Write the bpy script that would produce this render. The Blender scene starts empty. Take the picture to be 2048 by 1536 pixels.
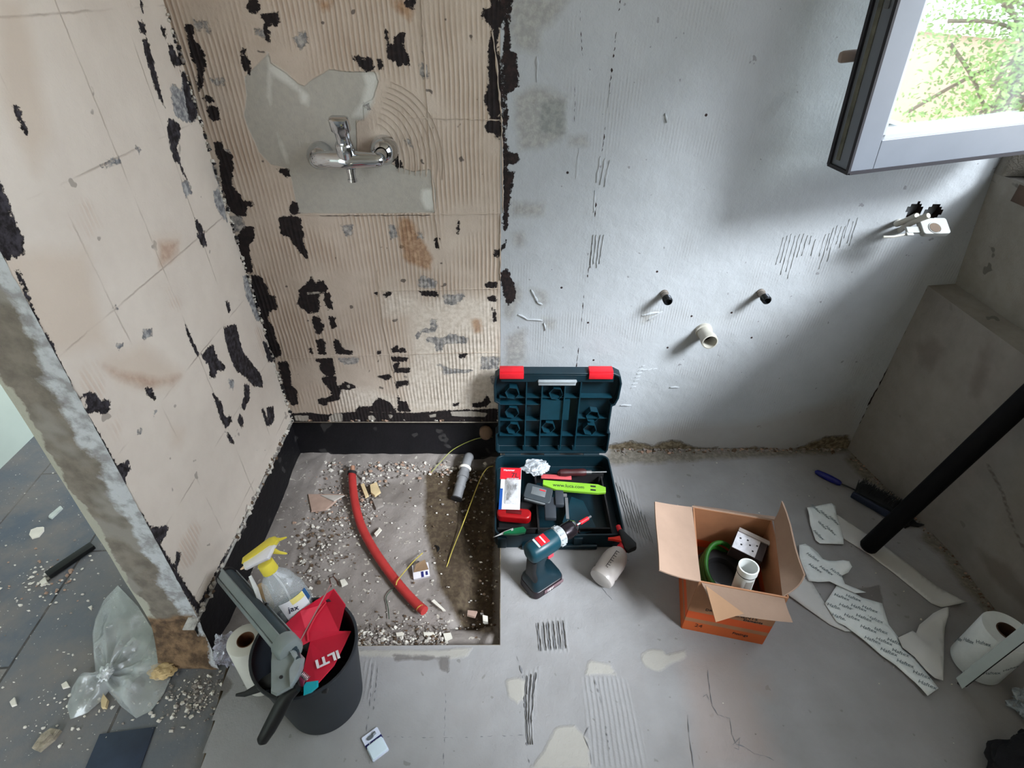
import bpy, bmesh, math, random
import numpy as np
from mathutils import Vector, Matrix, noise as mnoise
random.seed(7); rng = np.random.default_rng(7)
S = bpy.context.scene
COL = S.collection
PI = math.pi
R = math.radians
# ---------------------------------------------------------------- camera
FPX, PITCH, YAW, ROLL = 1078.4, R(36.818), R(1.277), R(.862)
CAM = Vector((.0065, -1.5813, 1.51))
fw = Vector((math.sin(YAW)*math.cos(PITCH), math.cos(YAW)*math.cos(PITCH), -math.sin(PITCH)))
r0 = Vector((math.cos(YAW), -math.sin(YAW), 0)); u0 = r0.cross(fw)
rt = r0*math.cos(ROLL)+u0*math.sin(ROLL); up = -r0*math.sin(ROLL)+u0*math.cos(ROLL)
cam = bpy.data.cameras.new('camera'); cam_o = bpy.data.objects.new('camera', cam); COL.objects.link(cam_o)
cam.sensor_width = 36; cam.lens = FPX/2048*36; cam.clip_start = .02; cam.clip_end = 200
M3 = Matrix((rt, up, -fw)).transposed()
cam_o.matrix_world = Matrix.Translation(CAM) @ M3.to_4x4()
S.camera = cam_o
def at(px, py, ax, val):
    """pixel of the 2048x1536 photo -> point on the plane axis=val"""
    d = fw+rt*((px-1024)/FPX)-up*((py-768)/FPX)
    return CAM+d*((val-CAM[ax])/d[ax])
# ---------------------------------------------------------------- light
S.view_settings.view_transform = 'Standard'; S.view_settings.look = 'None'
S.view_settings.gamma = 1; S.view_settings.use_curve_mapping = False
S.view_settings.exposure = .86
W = bpy.data.worlds.new('sky'); S.world = W; W.use_nodes = True
bg = W.node_tree.nodes['Background']; bg.inputs[0].default_value = (.84, .92, 1, 1); bg.inputs[1].default_value = 3.9
sl = bpy.data.lights.new('sun', 'SUN'); so = bpy.data.objects.new('sun', sl); COL.objects.link(so)
sl.energy = 4.5; sl.angle = R(17); sl.color = (.86, .935, 1)
so.rotation_euler = Vector((-.58, .49, -.63)).to_track_quat('-Z', 'Y').to_euler()
so.location = (6, -2, 7)
# ---------------------------------------------------------------- helpers
def lin(c):
    return tuple(((v/255)/12.92 if v/255 <= .04045 else ((v/255+.055)/1.055)**2.4) for v in c)
def tag(o, label=None, cat=None, group=None, kind=None):
    if label: o['label'] = label
    if cat: o['category'] = cat
    if group: o['group'] = group
    if kind: o['kind'] = kind
    return o
def thing(name, label, cat, M=None, group=None):
    o = bpy.data.objects.new(name, None); COL.objects.link(o); o.empty_display_size = .05
    if M is not None: o.matrix_world = M if isinstance(M, Matrix) else Matrix.Translation(Vector(M))
    return tag(o, label, cat, group)
def frame(o, x, z):
    """matrix with origin o, local x ~ x, local z ~ z (z exact)"""
    z = Vector(z).normalized(); x = Vector(x); x = (x-z*x.dot(z)).normalized(); y = z.cross(x)
    m = Matrix((x, y, z)).transposed().to_4x4(); m.translation = Vector(o); return m
def TR(x=0, y=0, z=0, rx=0, ry=0, rz=0):
    return Matrix.Translation((x, y, z)) @ Matrix.Rotation(R(rz), 4, 'Z') @ Matrix.Rotation(R(ry), 4, 'Y') @ Matrix.Rotation(R(rx), 4, 'X')
def bevel_convex(pts, n=0): return pts
def xframe(o, x, zref):
    x = Vector(x).normalized(); z = Vector(zref); z = (z-x*z.dot(x)).normalized(); return frame(o, x, z)
class MB:
    def __init__(s): s.v = []; s.f = []; s.m = []; s.mi = 0
    def add(s, vs, fs, M=None):
        b = len(s.v); s.v += [tuple((M @ Vector(p)) if M is not None else p) for p in vs]
        s.f += [tuple(b+i for i in f) for f in fs]; s.m += [s.mi]*len(fs); return s
    def mat(s, i): s.mi = i; return s
    def box(s, c, d, M=None, bev=0):
        x, y, z = d[0]/2, d[1]/2, d[2]/2
        if bev <= 0:
            vs = [(c[0]+i*x, c[1]+j*y, c[2]+k*z) for k in (-1, 1) for j in (-1, 1) for i in (-1, 1)]
            return s.add(vs, [(0, 2, 3, 1), (4, 5, 7, 6), (0, 1, 5, 4), (2, 6, 7, 3), (0, 4, 6, 2), (1, 3, 7, 5)], M)
        bm = bmesh.new(); bmesh.ops.create_cube(bm, size=1)
        for v in bm.verts: v.co = Vector((c[0]+v.co.x*d[0], c[1]+v.co.y*d[1], c[2]+v.co.z*d[2]))
        bmesh.ops.bevel(bm, geom=bm.edges[:], offset=min(bev, min(d)*.45), segments=2, profile=.5, affect='EDGES')
        bm.verts.index_update(); vs = [tuple(v.co) for v in bm.verts]; fs = [tuple(v.index for v in f.verts) for f in bm.faces]; bm.free()
        return s.add(vs, fs, M)
    def prism(s, out, z0, z1, M=None, top=1.0):
        """2D outline extruded in z; top scales the upper outline"""
        n = len(out); cx = sum(p[0] for p in out)/n; cy = sum(p[1] for p in out)/n
        vs = [(p[0], p[1], z0) for p in out]+[(cx+(p[0]-cx)*top, cy+(p[1]-cy)*top, z1) for p in out]
        fs = [tuple(range(n-1, -1, -1)), tuple(range(n, 2*n))]+[(i, (i+1) % n, n+(i+1) % n, n+i) for i in range(n)]
        return s.add(vs, fs, M)
    def lathe(s, prof, n=32, M=None, cap=True, a0=0, a1=2*PI):
        full = abs(a1-a0-2*PI) < 1e-6; m = n if full else n+1; vs = []; fs = []
        for (r, z) in prof:
            for i in range(m):
                a = a0+(a1-a0)*i/n; vs.append((r*math.cos(a), r*math.sin(a), z))
        for k in range(len(prof)-1):
            for i in range(n if full else n):
                j = (i+1) % m if full else i+1
                fs.append((k*m+i, k*m+j, (k+1)*m+j, (k+1)*m+i))
        if cap and full:
            if prof[0][0] > 1e-5: fs.append(tuple(range(m-1, -1, -1)))
            if prof[-1][0] > 1e-5: fs.append(tuple((len(prof)-1)*m+i for i in range(m)))
        return s.add(vs, fs, M)
    def cyl(s, p0, p1, r0, r1=None, n=20, cap=True):
        p0, p1 = Vector(p0), Vector(p1); d = p1-p0; r1 = r0 if r1 is None else r1
        ax = Vector((1, 0, 0)) if abs(d.normalized().x) < .9 else Vector((0, 1, 0))
        return s.lathe([(r0, 0), (r1, d.length)], n, frame(p0, ax, d), cap)
    def tube(s, path, r, n=10, cap=True, rad=None):
        P = [Vector(p) for p in path]; N = len(P); vs = []; fs = []; nrm = None
        for i, p in enumerate(P):
            t = (P[min(i+1, N-1)]-P[max(i-1, 0)]).normalized()
            if nrm is None: nrm = t.orthogonal().normalized()
            nrm = (nrm-t*nrm.dot(t)).normalized(); b = t.cross(nrm); q = rad[i] if rad else r
            for k in range(n):
                a = 2*PI*k/n; vs.append(tuple(p+nrm*(q*math.cos(a))+b*(q*math.sin(a))))
        for i in range(N-1):
            for k in range(n): fs.append((i*n+k, i*n+(k+1) % n, (i+1)*n+(k+1) % n, (i+1)*n+k))
        if cap: fs += [tuple(range(n-1, -1, -1)), tuple((N-1)*n+k for k in range(n))]
        return s.add(vs, fs)
    def ball(s, c, r, n=16, M=None, sc=(1, 1, 1)):
        pr = [(r*math.sin(PI*k/n), -r*math.cos(PI*k/n)) for k in range(n+1)]; pr[0] = (0, -r); pr[-1] = (0, r)
        Q = Matrix.Translation(Vector(c)) @ Matrix.Diagonal((sc[0], sc[1], sc[2], 1))
        return s.lathe(pr, n*2, (M @ Q) if M is not None else Q, False)
    def loft(s, secs, M=None, cap=True):
        n = len(secs[0]); vs = [p for q in secs for p in q]; fs = []
        for k in range(len(secs)-1):
            for i in range(n): fs.append((k*n+i, k*n+(i+1) % n, (k+1)*n+(i+1) % n, (k+1)*n+i))
        if cap: fs += [tuple(range(n-1, -1, -1)), tuple((len(secs)-1)*n+i for i in range(n))]
        return s.add(vs, fs, M)
    def build(s, name, mats, parent=None, smooth=30, bev=0, weld=True):
        me = bpy.data.meshes.new(name); me.from_pydata(s.v, [], s.f)
        mats = mats if isinstance(mats, (list, tuple)) else [mats]
        for m in mats: me.materials.append(m)
        me.polygons.foreach_set('material_index', [min(i, len(mats)-1) for i in s.m])
        me.validate()
        bm = bmesh.new(); bm.from_mesh(me)
        if weld: bmesh.ops.remove_doubles(bm, verts=bm.verts, dist=1e-6)
        bmesh.ops.recalc_face_normals(bm, faces=bm.faces)
        if smooth:
            for f in bm.faces: f.smooth = True
            for e in bm.edges:
                if len(e.link_faces) == 2: e.smooth = e.calc_face_angle(0) < R(smooth)
        bm.to_mesh(me); bm.free()
        o = bpy.data.objects.new(name, me); COL.objects.link(o)
        if parent: o.parent = parent
        if bev:
            b = o.modifiers.new('bevel', 'BEVEL'); b.width = bev; b.segments = 2; b.limit_method = 'ANGLE'; b.angle_limit = R(40)
        return o
def rrect(w, h, r, n=5, cx=0, cy=0):
    pts = []
    for (sx, sy, a) in ((1, 1, 0), (-1, 1, 90), (-1, -1, 180), (1, -1, 270)):
        for k in range(n+1):
            t = R(a+90*k/n); pts.append((cx+sx*(w/2-r)+r*math.cos(t), cy+sy*(h/2-r)+r*math.sin(t)))
    return pts
def circ(r, n=24, z=0, sx=1, sy=1): return [(r*sx*math.cos(2*PI*i/n), r*sy*math.sin(2*PI*i/n), z) for i in range(n)]
def smoothpath(pts, k=6):
    P = [Vector(p) for p in pts]; P = [P[0]*2-P[1]]+P+[P[-1]*2-P[-2]]; out = []
    for i in range(1, len(P)-2):
        for j in range(k):
            t = j/k; a, b, c, d = P[i-1:i+3]
            out.append(.5*((2*b)+(c-a)*t+(2*a-5*b+4*c-d)*t*t+(3*b-3*c+d-a)*t**3))
    out.append(P[-2]); return out
def text(body, size, M, mat, parent, name='lettering', ext=.0003, align='CENTER', shear=0, bold=0):
    c = bpy.data.curves.new('t', 'FONT'); c.body = body; c.size = size; c.extrude = ext; c.align_x = align; c.align_y = 'CENTER'; c.shear = shear; c.offset = bold
    c.resolution_u = 3
    t = bpy.data.objects.new('t', c); COL.objects.link(t)
    dg = bpy.context.evaluated_depsgraph_get(); me = bpy.data.meshes.new_from_object(t.evaluated_get(dg))
    bpy.data.objects.remove(t); bpy.data.curves.remove(c)
    me.materials.clear(); me.materials.append(mat)
    o = bpy.data.objects.new(name, me); COL.objects.link(o); o.parent = parent; o.matrix_local = M; return o
# ---------------------------------------------------------------- materials
def newmat(name):
    m = bpy.data.materials.new(name); m.use_nodes = True; nt = m.node_tree; nt.nodes.clear()
    out = nt.nodes.new('ShaderNodeOutputMaterial'); b = nt.nodes.new('ShaderNodeBsdfPrincipled'); nt.links.new(b.outputs[0], out.inputs[0])
    return m, nt, b, out
def nd(nt, t, **k):
    n = nt.nodes.new(t)
    for a, v in k.items(): setattr(n, a, v)
    return n
def mathn(nt, op, a, b=None, c=None, clamp=False):
    n = nt.nodes.new('ShaderNodeMath'); n.operation = op; n.use_clamp = clamp
    for i, x in enumerate((a, b, c)):
        if x is None: continue
        if isinstance(x, (int, float)): n.inputs[i].default_value = x
        else: nt.links.new(x, n.inputs[i])
    return n.outputs[0]
def noisen(nt, vec, scale, detail=4, rough=.6, dist=0):
    n = nt.nodes.new('ShaderNodeTexNoise'); n.inputs['Scale'].default_value = scale; n.inputs['Detail'].default_value = detail
    n.inputs['Roughness'].default_value = rough; n.inputs['Distortion'].default_value = dist
    nt.links.new(vec, n.inputs['Vector']); return n.outputs['Fac']
def mixc(nt, fac, a, b):
    n = nt.nodes.new('ShaderNodeMix'); n.data_type = 'RGBA'
    for i, x in ((0, fac), (6, a), (7, b)):
        if isinstance(x, (int, float)): n.inputs[i].default_value = x
        elif isinstance(x, tuple): n.inputs[i].default_value = (*x[:3], 1)
        else: nt.links.new(x, n.inputs[i])
    return n.outputs[2]
def maprange(nt, v, a, b, c=0., d=1.):
    n = nt.nodes.new('ShaderNodeMapRange'); n.inputs[1].default_value = a; n.inputs[2].default_value = b; n.inputs[3].default_value = c; n.inputs[4].default_value = d
    nt.links.new(v, n.inputs[0]); return n.outputs[0]
def bumpn(nt, h, dist, prev=None, strength=1.):
    n = nt.nodes.new('ShaderNodeBump'); n.inputs['Distance'].default_value = dist; n.inputs['Strength'].default_value = strength
    nt.links.new(h, n.inputs['Height'])
    if prev is not None: nt.links.new(prev, n.inputs['Normal'])
    return n.outputs[0]
_mc = {}
def mk(name, rgb, rough=.5, metal=0., var=.12, scale=30, bump=0., trans=0., ior=1.45, alpha=1., spec=.5):
    if name in _mc: return _mc[name]
    m, nt, b, out = newmat(name); tc = nd(nt, 'ShaderNodeTexCoord').outputs['Object']
    c = lin(rgb); f = noisen(nt, tc, scale)
    lo = tuple(x*(1-var) for x in c); hi = tuple(min(1, x*(1+var)) for x in c)
    nt.links.new(mixc(nt, maprange(nt, f, .3, .7), lo, hi), b.inputs['Base Color'])
    b.inputs['Roughness'].default_value = rough; b.inputs['Metallic'].default_value = metal
    b.inputs['Specular IOR Level'].default_value = spec
    b.inputs['Transmission Weight'].default_value = trans; b.inputs['IOR'].default_value = ior; b.inputs['Alpha'].default_value = alpha
    if bump: nt.links.new(bumpn(nt, noisen(nt, tc, scale*4), bump), b.inputs['Normal'])
    _mc[name] = m; return m
def clear(name, rgb, body=.3, gloss=.12, rough=.12, scale=40):
    """thin see-through plastic: mostly transparent, a little milky, glossy where it wrinkles"""
    m = bpy.data.materials.new(name); m.use_nodes = True; nt = m.node_tree; nt.nodes.clear()
    out = nd(nt, 'ShaderNodeOutputMaterial'); tr = nd(nt, 'ShaderNodeBsdfTransparent'); df = nd(nt, 'ShaderNodeBsdfDiffuse'); gl = nd(nt, 'ShaderNodeBsdfGlossy')
    df.inputs[0].default_value = (*lin(rgb), 1); gl.inputs['Roughness'].default_value = rough
    tc = nd(nt, 'ShaderNodeTexCoord').outputs['Object']; f = noisen(nt, tc, scale, 3)
    bn = bumpn(nt, f, .004); nt.links.new(bn, gl.inputs['Normal']); nt.links.new(bn, df.inputs['Normal'])
    m1 = nd(nt, 'ShaderNodeMixShader'); m2 = nd(nt, 'ShaderNodeMixShader')
    nt.links.new(maprange(nt, f, .35, .7, body*.4, min(1, body*1.9)), m1.inputs[0]); nt.links.new(tr.outputs[0], m1.inputs[1]); nt.links.new(df.outputs[0], m1.inputs[2])
    lw = nd(nt, 'ShaderNodeLayerWeight'); lw.inputs[0].default_value = .25
    nt.links.new(mathn(nt, 'ADD', mathn(nt, 'MULTIPLY', lw.outputs['Facing'], .35), gloss, clamp=True), m2.inputs[0])
    nt.links.new(m1.outputs[0], m2.inputs[1]); nt.links.new(gl.outputs[0], m2.inputs[2]); nt.links.new(m2.outputs[0], out.inputs[0])
    return m
def layered(name, c1, c2, nscale, layers, rough=.85, bumps=(), noridge=None, grain=.0006, gsc=220, ridge=None, tile=None, speck=None):
    """plaster-like surface. layers: (attribute, colour, noise amplitude m, noise scale, edge width m, depth m, colour2)"""
    m, nt, b, out = newmat(name); tc = nd(nt, 'ShaderNodeTexCoord').outputs['Object']
    sep = nd(nt, 'ShaderNodeSeparateXYZ'); nt.links.new(tc, sep.inputs[0])
    f = noisen(nt, tc, nscale, 5); f2 = noisen(nt, tc, nscale*6, 4)
    col = mixc(nt, maprange(nt, mathn(nt, 'ADD', mathn(nt, 'MULTIPLY', f, .75), mathn(nt, 'MULTIPLY', f2, .25)), .36, .64), lin(c1), lin(c2))
    nrm = bumpn(nt, noisen(nt, tc, gsc, 3), grain)
    nrm = bumpn(nt, noisen(nt, tc, 14, 4), .004, nrm)
    if tile:  # (u axis, width, u0, v axis, height, v0, colour, depth)
        ua, w, uo, va, h, vo, tcol, dep = tile
        ws = []
        for ax, p, o in ((ua, w, uo), (va, h, vo)):
            wob = mathn(nt, 'MULTIPLY', mathn(nt, 'SUBTRACT', noisen(nt, tc, 25, 3), .5), .006)
            q = mathn(nt, 'ADD', mathn(nt, 'SUBTRACT', sep.outputs[ax], o), wob)
            q = mathn(nt, 'DIVIDE', q, p); q = mathn(nt, 'SUBTRACT', q, mathn(nt, 'ROUND', q)); q = mathn(nt, 'MULTIPLY', mathn(nt, 'ABSOLUTE', q), p)
            ws.append(maprange(nt, q, .0, .0028, 1., 0.))
        l = mathn(nt, 'MAXIMUM', ws[0], ws[1]); l = mathn(nt, 'MULTIPLY', l, maprange(nt, noisen(nt, tc, 7, 2), .42, .6))
        col = mixc(nt, mathn(nt, 'MULTIPLY', l, .75), col, lin(tcol)); nrm = bumpn(nt, l, dep, nrm)
    if ridge:  # (axis, period, depth, coverage lo, hi, colour of hollows, attribute or None)
        ax, per, dep, lo, hi, rc, attr = ridge
        ph = mathn(nt, 'ADD', mathn(nt, 'MULTIPLY', sep.outputs[ax], 2*PI/per), mathn(nt, 'MULTIPLY', noisen(nt, tc, 3.2, 2), 9.))
        w = mathn(nt, 'SINE', ph); w = maprange(nt, w, -.6, 1.)
        if attr:
            a = nd(nt, 'ShaderNodeAttribute', attribute_name=attr).outputs['Fac']; msk = maprange(nt, mathn(nt, 'ADD', a, mathn(nt, 'MULTIPLY', mathn(nt, 'SUBTRACT', f2, .5), .03)), -.006, .006)
        else: msk = maprange(nt, noisen(nt, tc, 4.5, 3, .5), lo, hi)
        if noridge:
            a2 = nd(nt, 'ShaderNodeAttribute', attribute_name=noridge).outputs['Fac']; msk = mathn(nt, 'MULTIPLY', msk, maprange(nt, a2, .001, -.004))
        w = mathn(nt, 'MULTIPLY', w, msk); nrm = bumpn(nt, w, dep, nrm)
        col = mixc(nt, mathn(nt, 'MULTIPLY', mathn(nt, 'SUBTRACT', msk, w, clamp=True), .45), col, lin(rc))
    if speck:
        sc, th, scol = speck
        k = maprange(nt, noisen(nt, tc, sc, 2, .5), th, th+.02); col = mixc(nt, mathn(nt, 'MULTIPLY', k, .8), col, lin(scol))
    for ly in layers:
        attr, c, amp, sc, wid, dep = ly[:6]
        a = nd(nt, 'ShaderNodeAttribute', attribute_name=attr).outputs['Fac']
        nn = noisen(nt, tc, sc, 6, .7)
        q = mathn(nt, 'ADD', a, mathn(nt, 'MULTIPLY', mathn(nt, 'SUBTRACT', nn, .5), amp))
        if len(ly) > 8: q = mathn(nt, 'ADD', q, ly[8])
        k = maprange(nt, q, -wid, wid)
        op = ly[7] if len(ly) > 7 else 1.
        c_ = lin(c)
        if len(ly) > 6 and ly[6]: c_ = mixc(nt, maprange(nt, noisen(nt, tc, 60, 4), .42, .62), lin(c), lin(ly[6]))
        kk = mathn(nt, 'MULTIPLY', k, op) if op < 1 else k
        col = mixc(nt, kk, col, c_)
        if dep: nrm = bumpn(nt, mathn(nt, 'SUBTRACT', 1., k), dep, nrm)
    nt.links.new(col, b.inputs['Base Color']); nt.links.new(nrm, b.inputs['Normal']); b.inputs['Roughness'].default_value = rough
    b.inputs['Specular IOR Level'].default_value = .3
    return m
# ---------------------------------------------------------------- surfaces with traced damage
OUT = -.03
def sdf(P, polys):
    """signed distance (inside +) of points P (n,2) to polygons, clamped at +-.03"""
    d = np.full(len(P), OUT)
    for pl in polys:
        A = np.array(pl, float); lo = A.min(0)-.03; hi = A.max(0)+.03
        idx = np.where((P[:, 0] > lo[0]) & (P[:, 0] < hi[0]) & (P[:, 1] > lo[1]) & (P[:, 1] < hi[1]))[0]
        if not len(idx): continue
        Q = P[idx]; B = np.roll(A, -1, 0); best = np.full(len(Q), 9.); ins = np.zeros(len(Q), bool)
        for a, b in zip(A, B):
            ab = b-a; t = np.clip(((Q-a)@ab)/max(ab@ab, 1e-12), 0, 1); e = Q-(a+t[:, None]*ab); best = np.minimum(best, np.hypot(e[:, 0], e[:, 1]))
            c = ((a[1] > Q[:, 1]) != (b[1] > Q[:, 1])); den = (b[1]-a[1]) if abs(b[1]-a[1]) > 1e-12 else 1e-12
            ins ^= c & (Q[:, 0] < (b[0]-a[0])*(Q[:, 1]-a[1])/den+a[0])
        sd = np.clip(np.where(ins, best, -best), -.03, .03); d[idx] = np.maximum(d[idx], sd)
    return d
class Surf:
    """one mesh made of several flat grids (and extra pieces), with damage attributes"""
    def __init__(s): s.v = []; s.f = []; s.m = []; s.at = {}
    def grid(s, o, eu, ev, lu, lv, du, mi=0, keep=None, layers={}, fn=None, disp=None):
        nu = max(1, int(round(lu/du))); nv = max(1, int(round(lv/du)))
        U_, V_ = np.meshgrid(np.linspace(0, lu, nu+1), np.linspace(0, lv, nv+1)); uu = U_.ravel(); vv = V_.ravel()
        o, eu, ev = (np.array(q, float) for q in (o, eu, ev)); nn = np.cross(eu, ev)
        P = o+uu[:, None]*eu+vv[:, None]*ev
        if disp is not None: P = disp(P, uu, vv)
        b = sum(len(x) for x in s.v); s.v.append(P)
        for i in range(nv):
            for j in range(nu):
                if keep is None or keep(lu*(j+.5)/nu, lv*(i+.5)/nv):
                    a = b+i*(nu+1)+j; s.f.append((a, a+1, a+nu+2, a+nu+1)); s.m.append(mi)
        q = np.stack([uu, vv], 1)
        for k, pl in layers.items():
            pp = [[((np.array(p)-o)@eu, (np.array(p)-o)@ev) for p in poly] for poly in pl]
            s.at.setdefault(k, {})[b] = sdf(q, pp)
        if fn: 
            for k, g in fn.items(): s.at.setdefault(k, {})[b] = g(uu, vv)
        return s
    def mb(s, m, mi=0):
        b = sum(len(x) for x in s.v); s.v.append(np.array(m.v, float)); s.f += [tuple(b+i for i in f) for f in m.f]; s.m += [mi+k for k in m.m]; return s
    def build(s, name, mats, kind='structure', parent=None, smooth=True):
        V = np.concatenate(s.v); me = bpy.data.meshes.new(name); me.from_pydata(V.tolist(), [], s.f)
        for m in mats: me.materials.append(m)
        me.polygons.foreach_set('material_index', s.m)
        if smooth: me.polygons.foreach_set('use_smooth', [len(f) == 4 and True for f in s.f])
        for k, d in s.at.items():
            a = np.full(len(V), OUT)
            for b, arr in d.items(): a[b:b+len(arr)] = arr
            t = me.attributes.new(k, 'FLOAT', 'POINT'); t.data.foreach_set('value', a.astype(np.float32))
        o = bpy.data.objects.new(name, me); COL.objects.link(o)
        if kind: o['kind'] = kind
        if parent: o.parent = parent
        return o
def zp(polys, ox, oy, sc, ax, val):
    return [[at(ox+x/sc, oy+y/sc, ax, val) for x, y in p] for p in polys]
# ================================================================ STRUCTURE
BLK = (26, 21, 22); DK2 = (58, 54, 60)
# --- traced patches, back wall (two zoom frames of the photo)
back_black = zp([
 [(440,0),(480,0),(495,40),(480,75),(440,70),(420,50)], [(500,90),(560,80),(600,75),(608,130),(590,155),(560,130),(535,165),(550,190),(555,255),(540,240),(520,180),(525,130)],
 [(390,285),(410,290),(410,330),(440,360),(435,430),(410,410),(390,370)], [(1335,0),(1410,0),(1395,50),(1375,50),(1350,25)], [(1230,160),(1245,200),(1245,255),(1235,230)],
 [(1300,205),(1340,195),(1345,230),(1330,260),(1345,305),(1370,330),(1370,380),(1330,375),(1315,395),(1290,360),(1250,345),(1240,280),(1260,260),(1290,260),(1280,235)],
 [(1030,335),(1080,330),(1090,350),(1140,335),(1150,345),(1160,415),(1110,410),(1075,385),(1075,360)], [(1188,345),(1205,350),(1222,400),(1190,400)],
 [(60,150),(105,150),(105,230),(160,290),(180,380),(160,420),(165,500),(140,535),(130,470),(140,400),(100,340),(80,240)], [(160,580),(200,565),(235,590),(200,600)],
 [(190,630),(250,625),(260,695),(220,705),(200,680)], [(230,830),(270,830),(290,890),(330,900),(340,1000),(300,1000),(260,930),(235,890)],
 [(260,930),(335,930),(335,1010),(330,1090),(370,1130),(400,1180),(450,1180),(450,1200),(420,1210),(415,1260),(360,1260),(310,1220),(290,1130),(270,1040)],
 [(370,1370),(410,1330),(460,1330),(460,1400),(430,1440),(440,1536),(400,1536),(370,1430)], [(600,990),(665,995),(672,1035),(640,1030)], [(690,1180),(720,1200),(725,1250),(680,1250),(672,1215)],
 [(610,1270),(680,1265),(730,1275),(740,1330),(755,1380),(740,1400),(780,1500),(775,1520),(720,1460),(670,1390),(620,1370)], [(1295,905),(1330,970),(1335,985),(1290,970)],
 [(1850,0),(1940,0),(1935,60),(1930,120),(1890,170),(1875,290),(1900,340),(1910,500),(1905,600),(1900,680),(1850,690),(1810,590),(1840,480),(1835,290),(1860,200),(1855,150),(1805,110),(1800,60),(1850,50)],
 [(1840,700),(1900,690),(1910,760),(1895,820),(1870,780),(1820,770),(1820,740)],
 [(1935,-20),(1980,-20),(1955,120),(1962,260),(1955,380),(1940,600),(1950,700),(1935,760),(1950,900),(1945,1000),(1990,1010),(1960,1150),(1950,1250),(1945,1350),(1922,1350),(1918,900),(1920,300),(1935,100)],
 [(1950,300),(1995,310),(2005,420),(2010,500),(1970,540),(1945,520),(1940,400)], [(1935,890),(2010,900),(2010,950),(1960,960),(1940,940)],
 [(1900,1470),(1938,1400),(1935,1440),(1890,1500),(1868,1500),(1870,1460)], [(1650,1370),(1660,1370),(1660,1290),(1650,1300)], [(1520,1395),(1545,1395),(1545,1450),(1525,1450)]], 350, 0, 2.926, 1, 0)
back_black += zp([
 [(90,60),(130,30),(190,20),(195,70),(150,140),(90,120)], [(85,125),(145,135),(165,190),(180,260),(190,330),(140,320),(120,250)],
 [(180,340),(250,360),(290,430),(290,470),(340,490),(355,570),(300,590),(290,650),(330,700),(345,780),(375,830),(385,890),(330,905),(300,860),(280,790),(240,690),(250,600),(200,570),(190,460)],
 [(505,440),(540,410),(575,390),(590,345),(605,390),(620,430),(630,380),(670,385),(700,430),(695,455),(640,470),(640,590),(570,600),(530,570),(498,540),(510,480)], [(675,465),(715,465),(735,570),(705,575),(680,520)],
 [(595,625),(640,625),(655,670),(678,680),(655,745),(625,740),(600,670)], [(705,625),(755,630),(745,660),(760,690),(730,710)], [(625,785),(660,775),(685,800),(680,840),(692,885),(640,880)],
 [(745,780),(770,790),(810,850),(870,865),(870,885),(765,880),(745,820)], [(365,935),(420,935),(440,970),(445,1040),(455,1100),(490,1130),(500,1220),(460,1230),(420,1180),(395,1070),(370,980)],
 [(610,920),(730,910),(750,1000),(745,1035),(690,1030),(650,990),(650,940)], [(660,1040),(755,1035),(765,1090),(790,1120),(780,1190),(700,1210),(690,1235),(640,1220),(640,1185),(700,1180),(735,1160),(700,1100),(665,1070)],
 [(780,1100),(820,1070),(900,1105),(850,1125),(800,1120)], [(1040,1035),(1120,1020),(1135,1040),(1100,1058)], [(1145,950),(1190,940),(1180,980),(1260,975),(1260,1005),(1160,1005)], [(1165,1070),(1250,1060),(1250,1090),(1190,1100),(1170,1130)],
 [(1020,1210),(1050,1180),(1120,1210),(1170,1270),(1160,1280),(890,1275),(910,1240),(1000,1240)], [(1180,1160),(1195,1200),(1240,1210),(1265,1275),(1180,1270)], [(1330,450),(1450,455),(1455,490),(1350,480)],
 [(1770,410),(1800,390),(1855,395),(1850,425),(1790,430)], [(1790,490),(1850,485),(1850,525),(1800,515)], [(1880,310),(1940,300),(1945,340),(1985,430),(1975,520),(1930,545),(1905,480),(1885,380)],
 [(1690,1220),(1760,1210),(1790,1160),(1810,1210),(1780,1240),(1690,1240)], [(1555,1220),(1600,1215),(1590,1235),(1560,1235)], [(1140,840),(1180,825),(1190,865),(1145,870)], [(1130,900),(1245,905),(1240,930),(1150,930)],
 [(1080,470),(1135,455),(1130,480),(1095,490)], [(1020,460),(1040,455),(1040,480)], [(575,840),(590,840),(598,880),(580,875)], [(1195,840),(1230,845),(1230,870),(1195,870)], [(1040,860),(1065,860),(1065,885),(1040,885)],
 [(1825,560),(1845,600),(1850,660),(1835,660)], [(1650,880),(1640,905),(1600,905),(1600,880)],
 [(450,1290),(560,1282),(700,1296),(900,1275),(1300,1285),(1500,1268),(1860,1255),(1860,1400),(1300,1400),(700,1400),(470,1400)]], 450, 450, 3.413, 1, 0)
back_grey = zp([[(1320,380),(1340,345),(1450,385),(1440,435),(1320,425)], [(1490,470),(1550,480),(1620,460),(1640,490),(1590,530),(1550,550),(1500,540)],
 [(1370,770),(1440,760),(1470,780),(1540,740),(1660,770),(1650,810),(1500,810),(1480,860),(1440,860),(1430,810),(1380,800)], [(1430,950),(1480,950),(1530,980),(1700,990),(1650,1010),(1490,1020),(1480,970)],
 [(1750,900),(1880,900),(1870,980),(1740,990)], [(770,905),(915,905),(910,945),(830,955),(790,940)], [(1400,650),(1440,640),(1450,700),(1400,690)], [(1290,750),(1370,705),(1440,700),(1440,730),(1340,740),(1310,780)],
 [(1120,0),(1160,0),(1180,80),(1130,100)], [(790,0),(870,0),(870,70),(820,75)], [(1810,1040),(1870,1000),(1870,1080),(1830,1090)], [(1320,50),(1350,50),(1350,100),(1320,95)]], 450, 450, 3.413, 1, 0)
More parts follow.
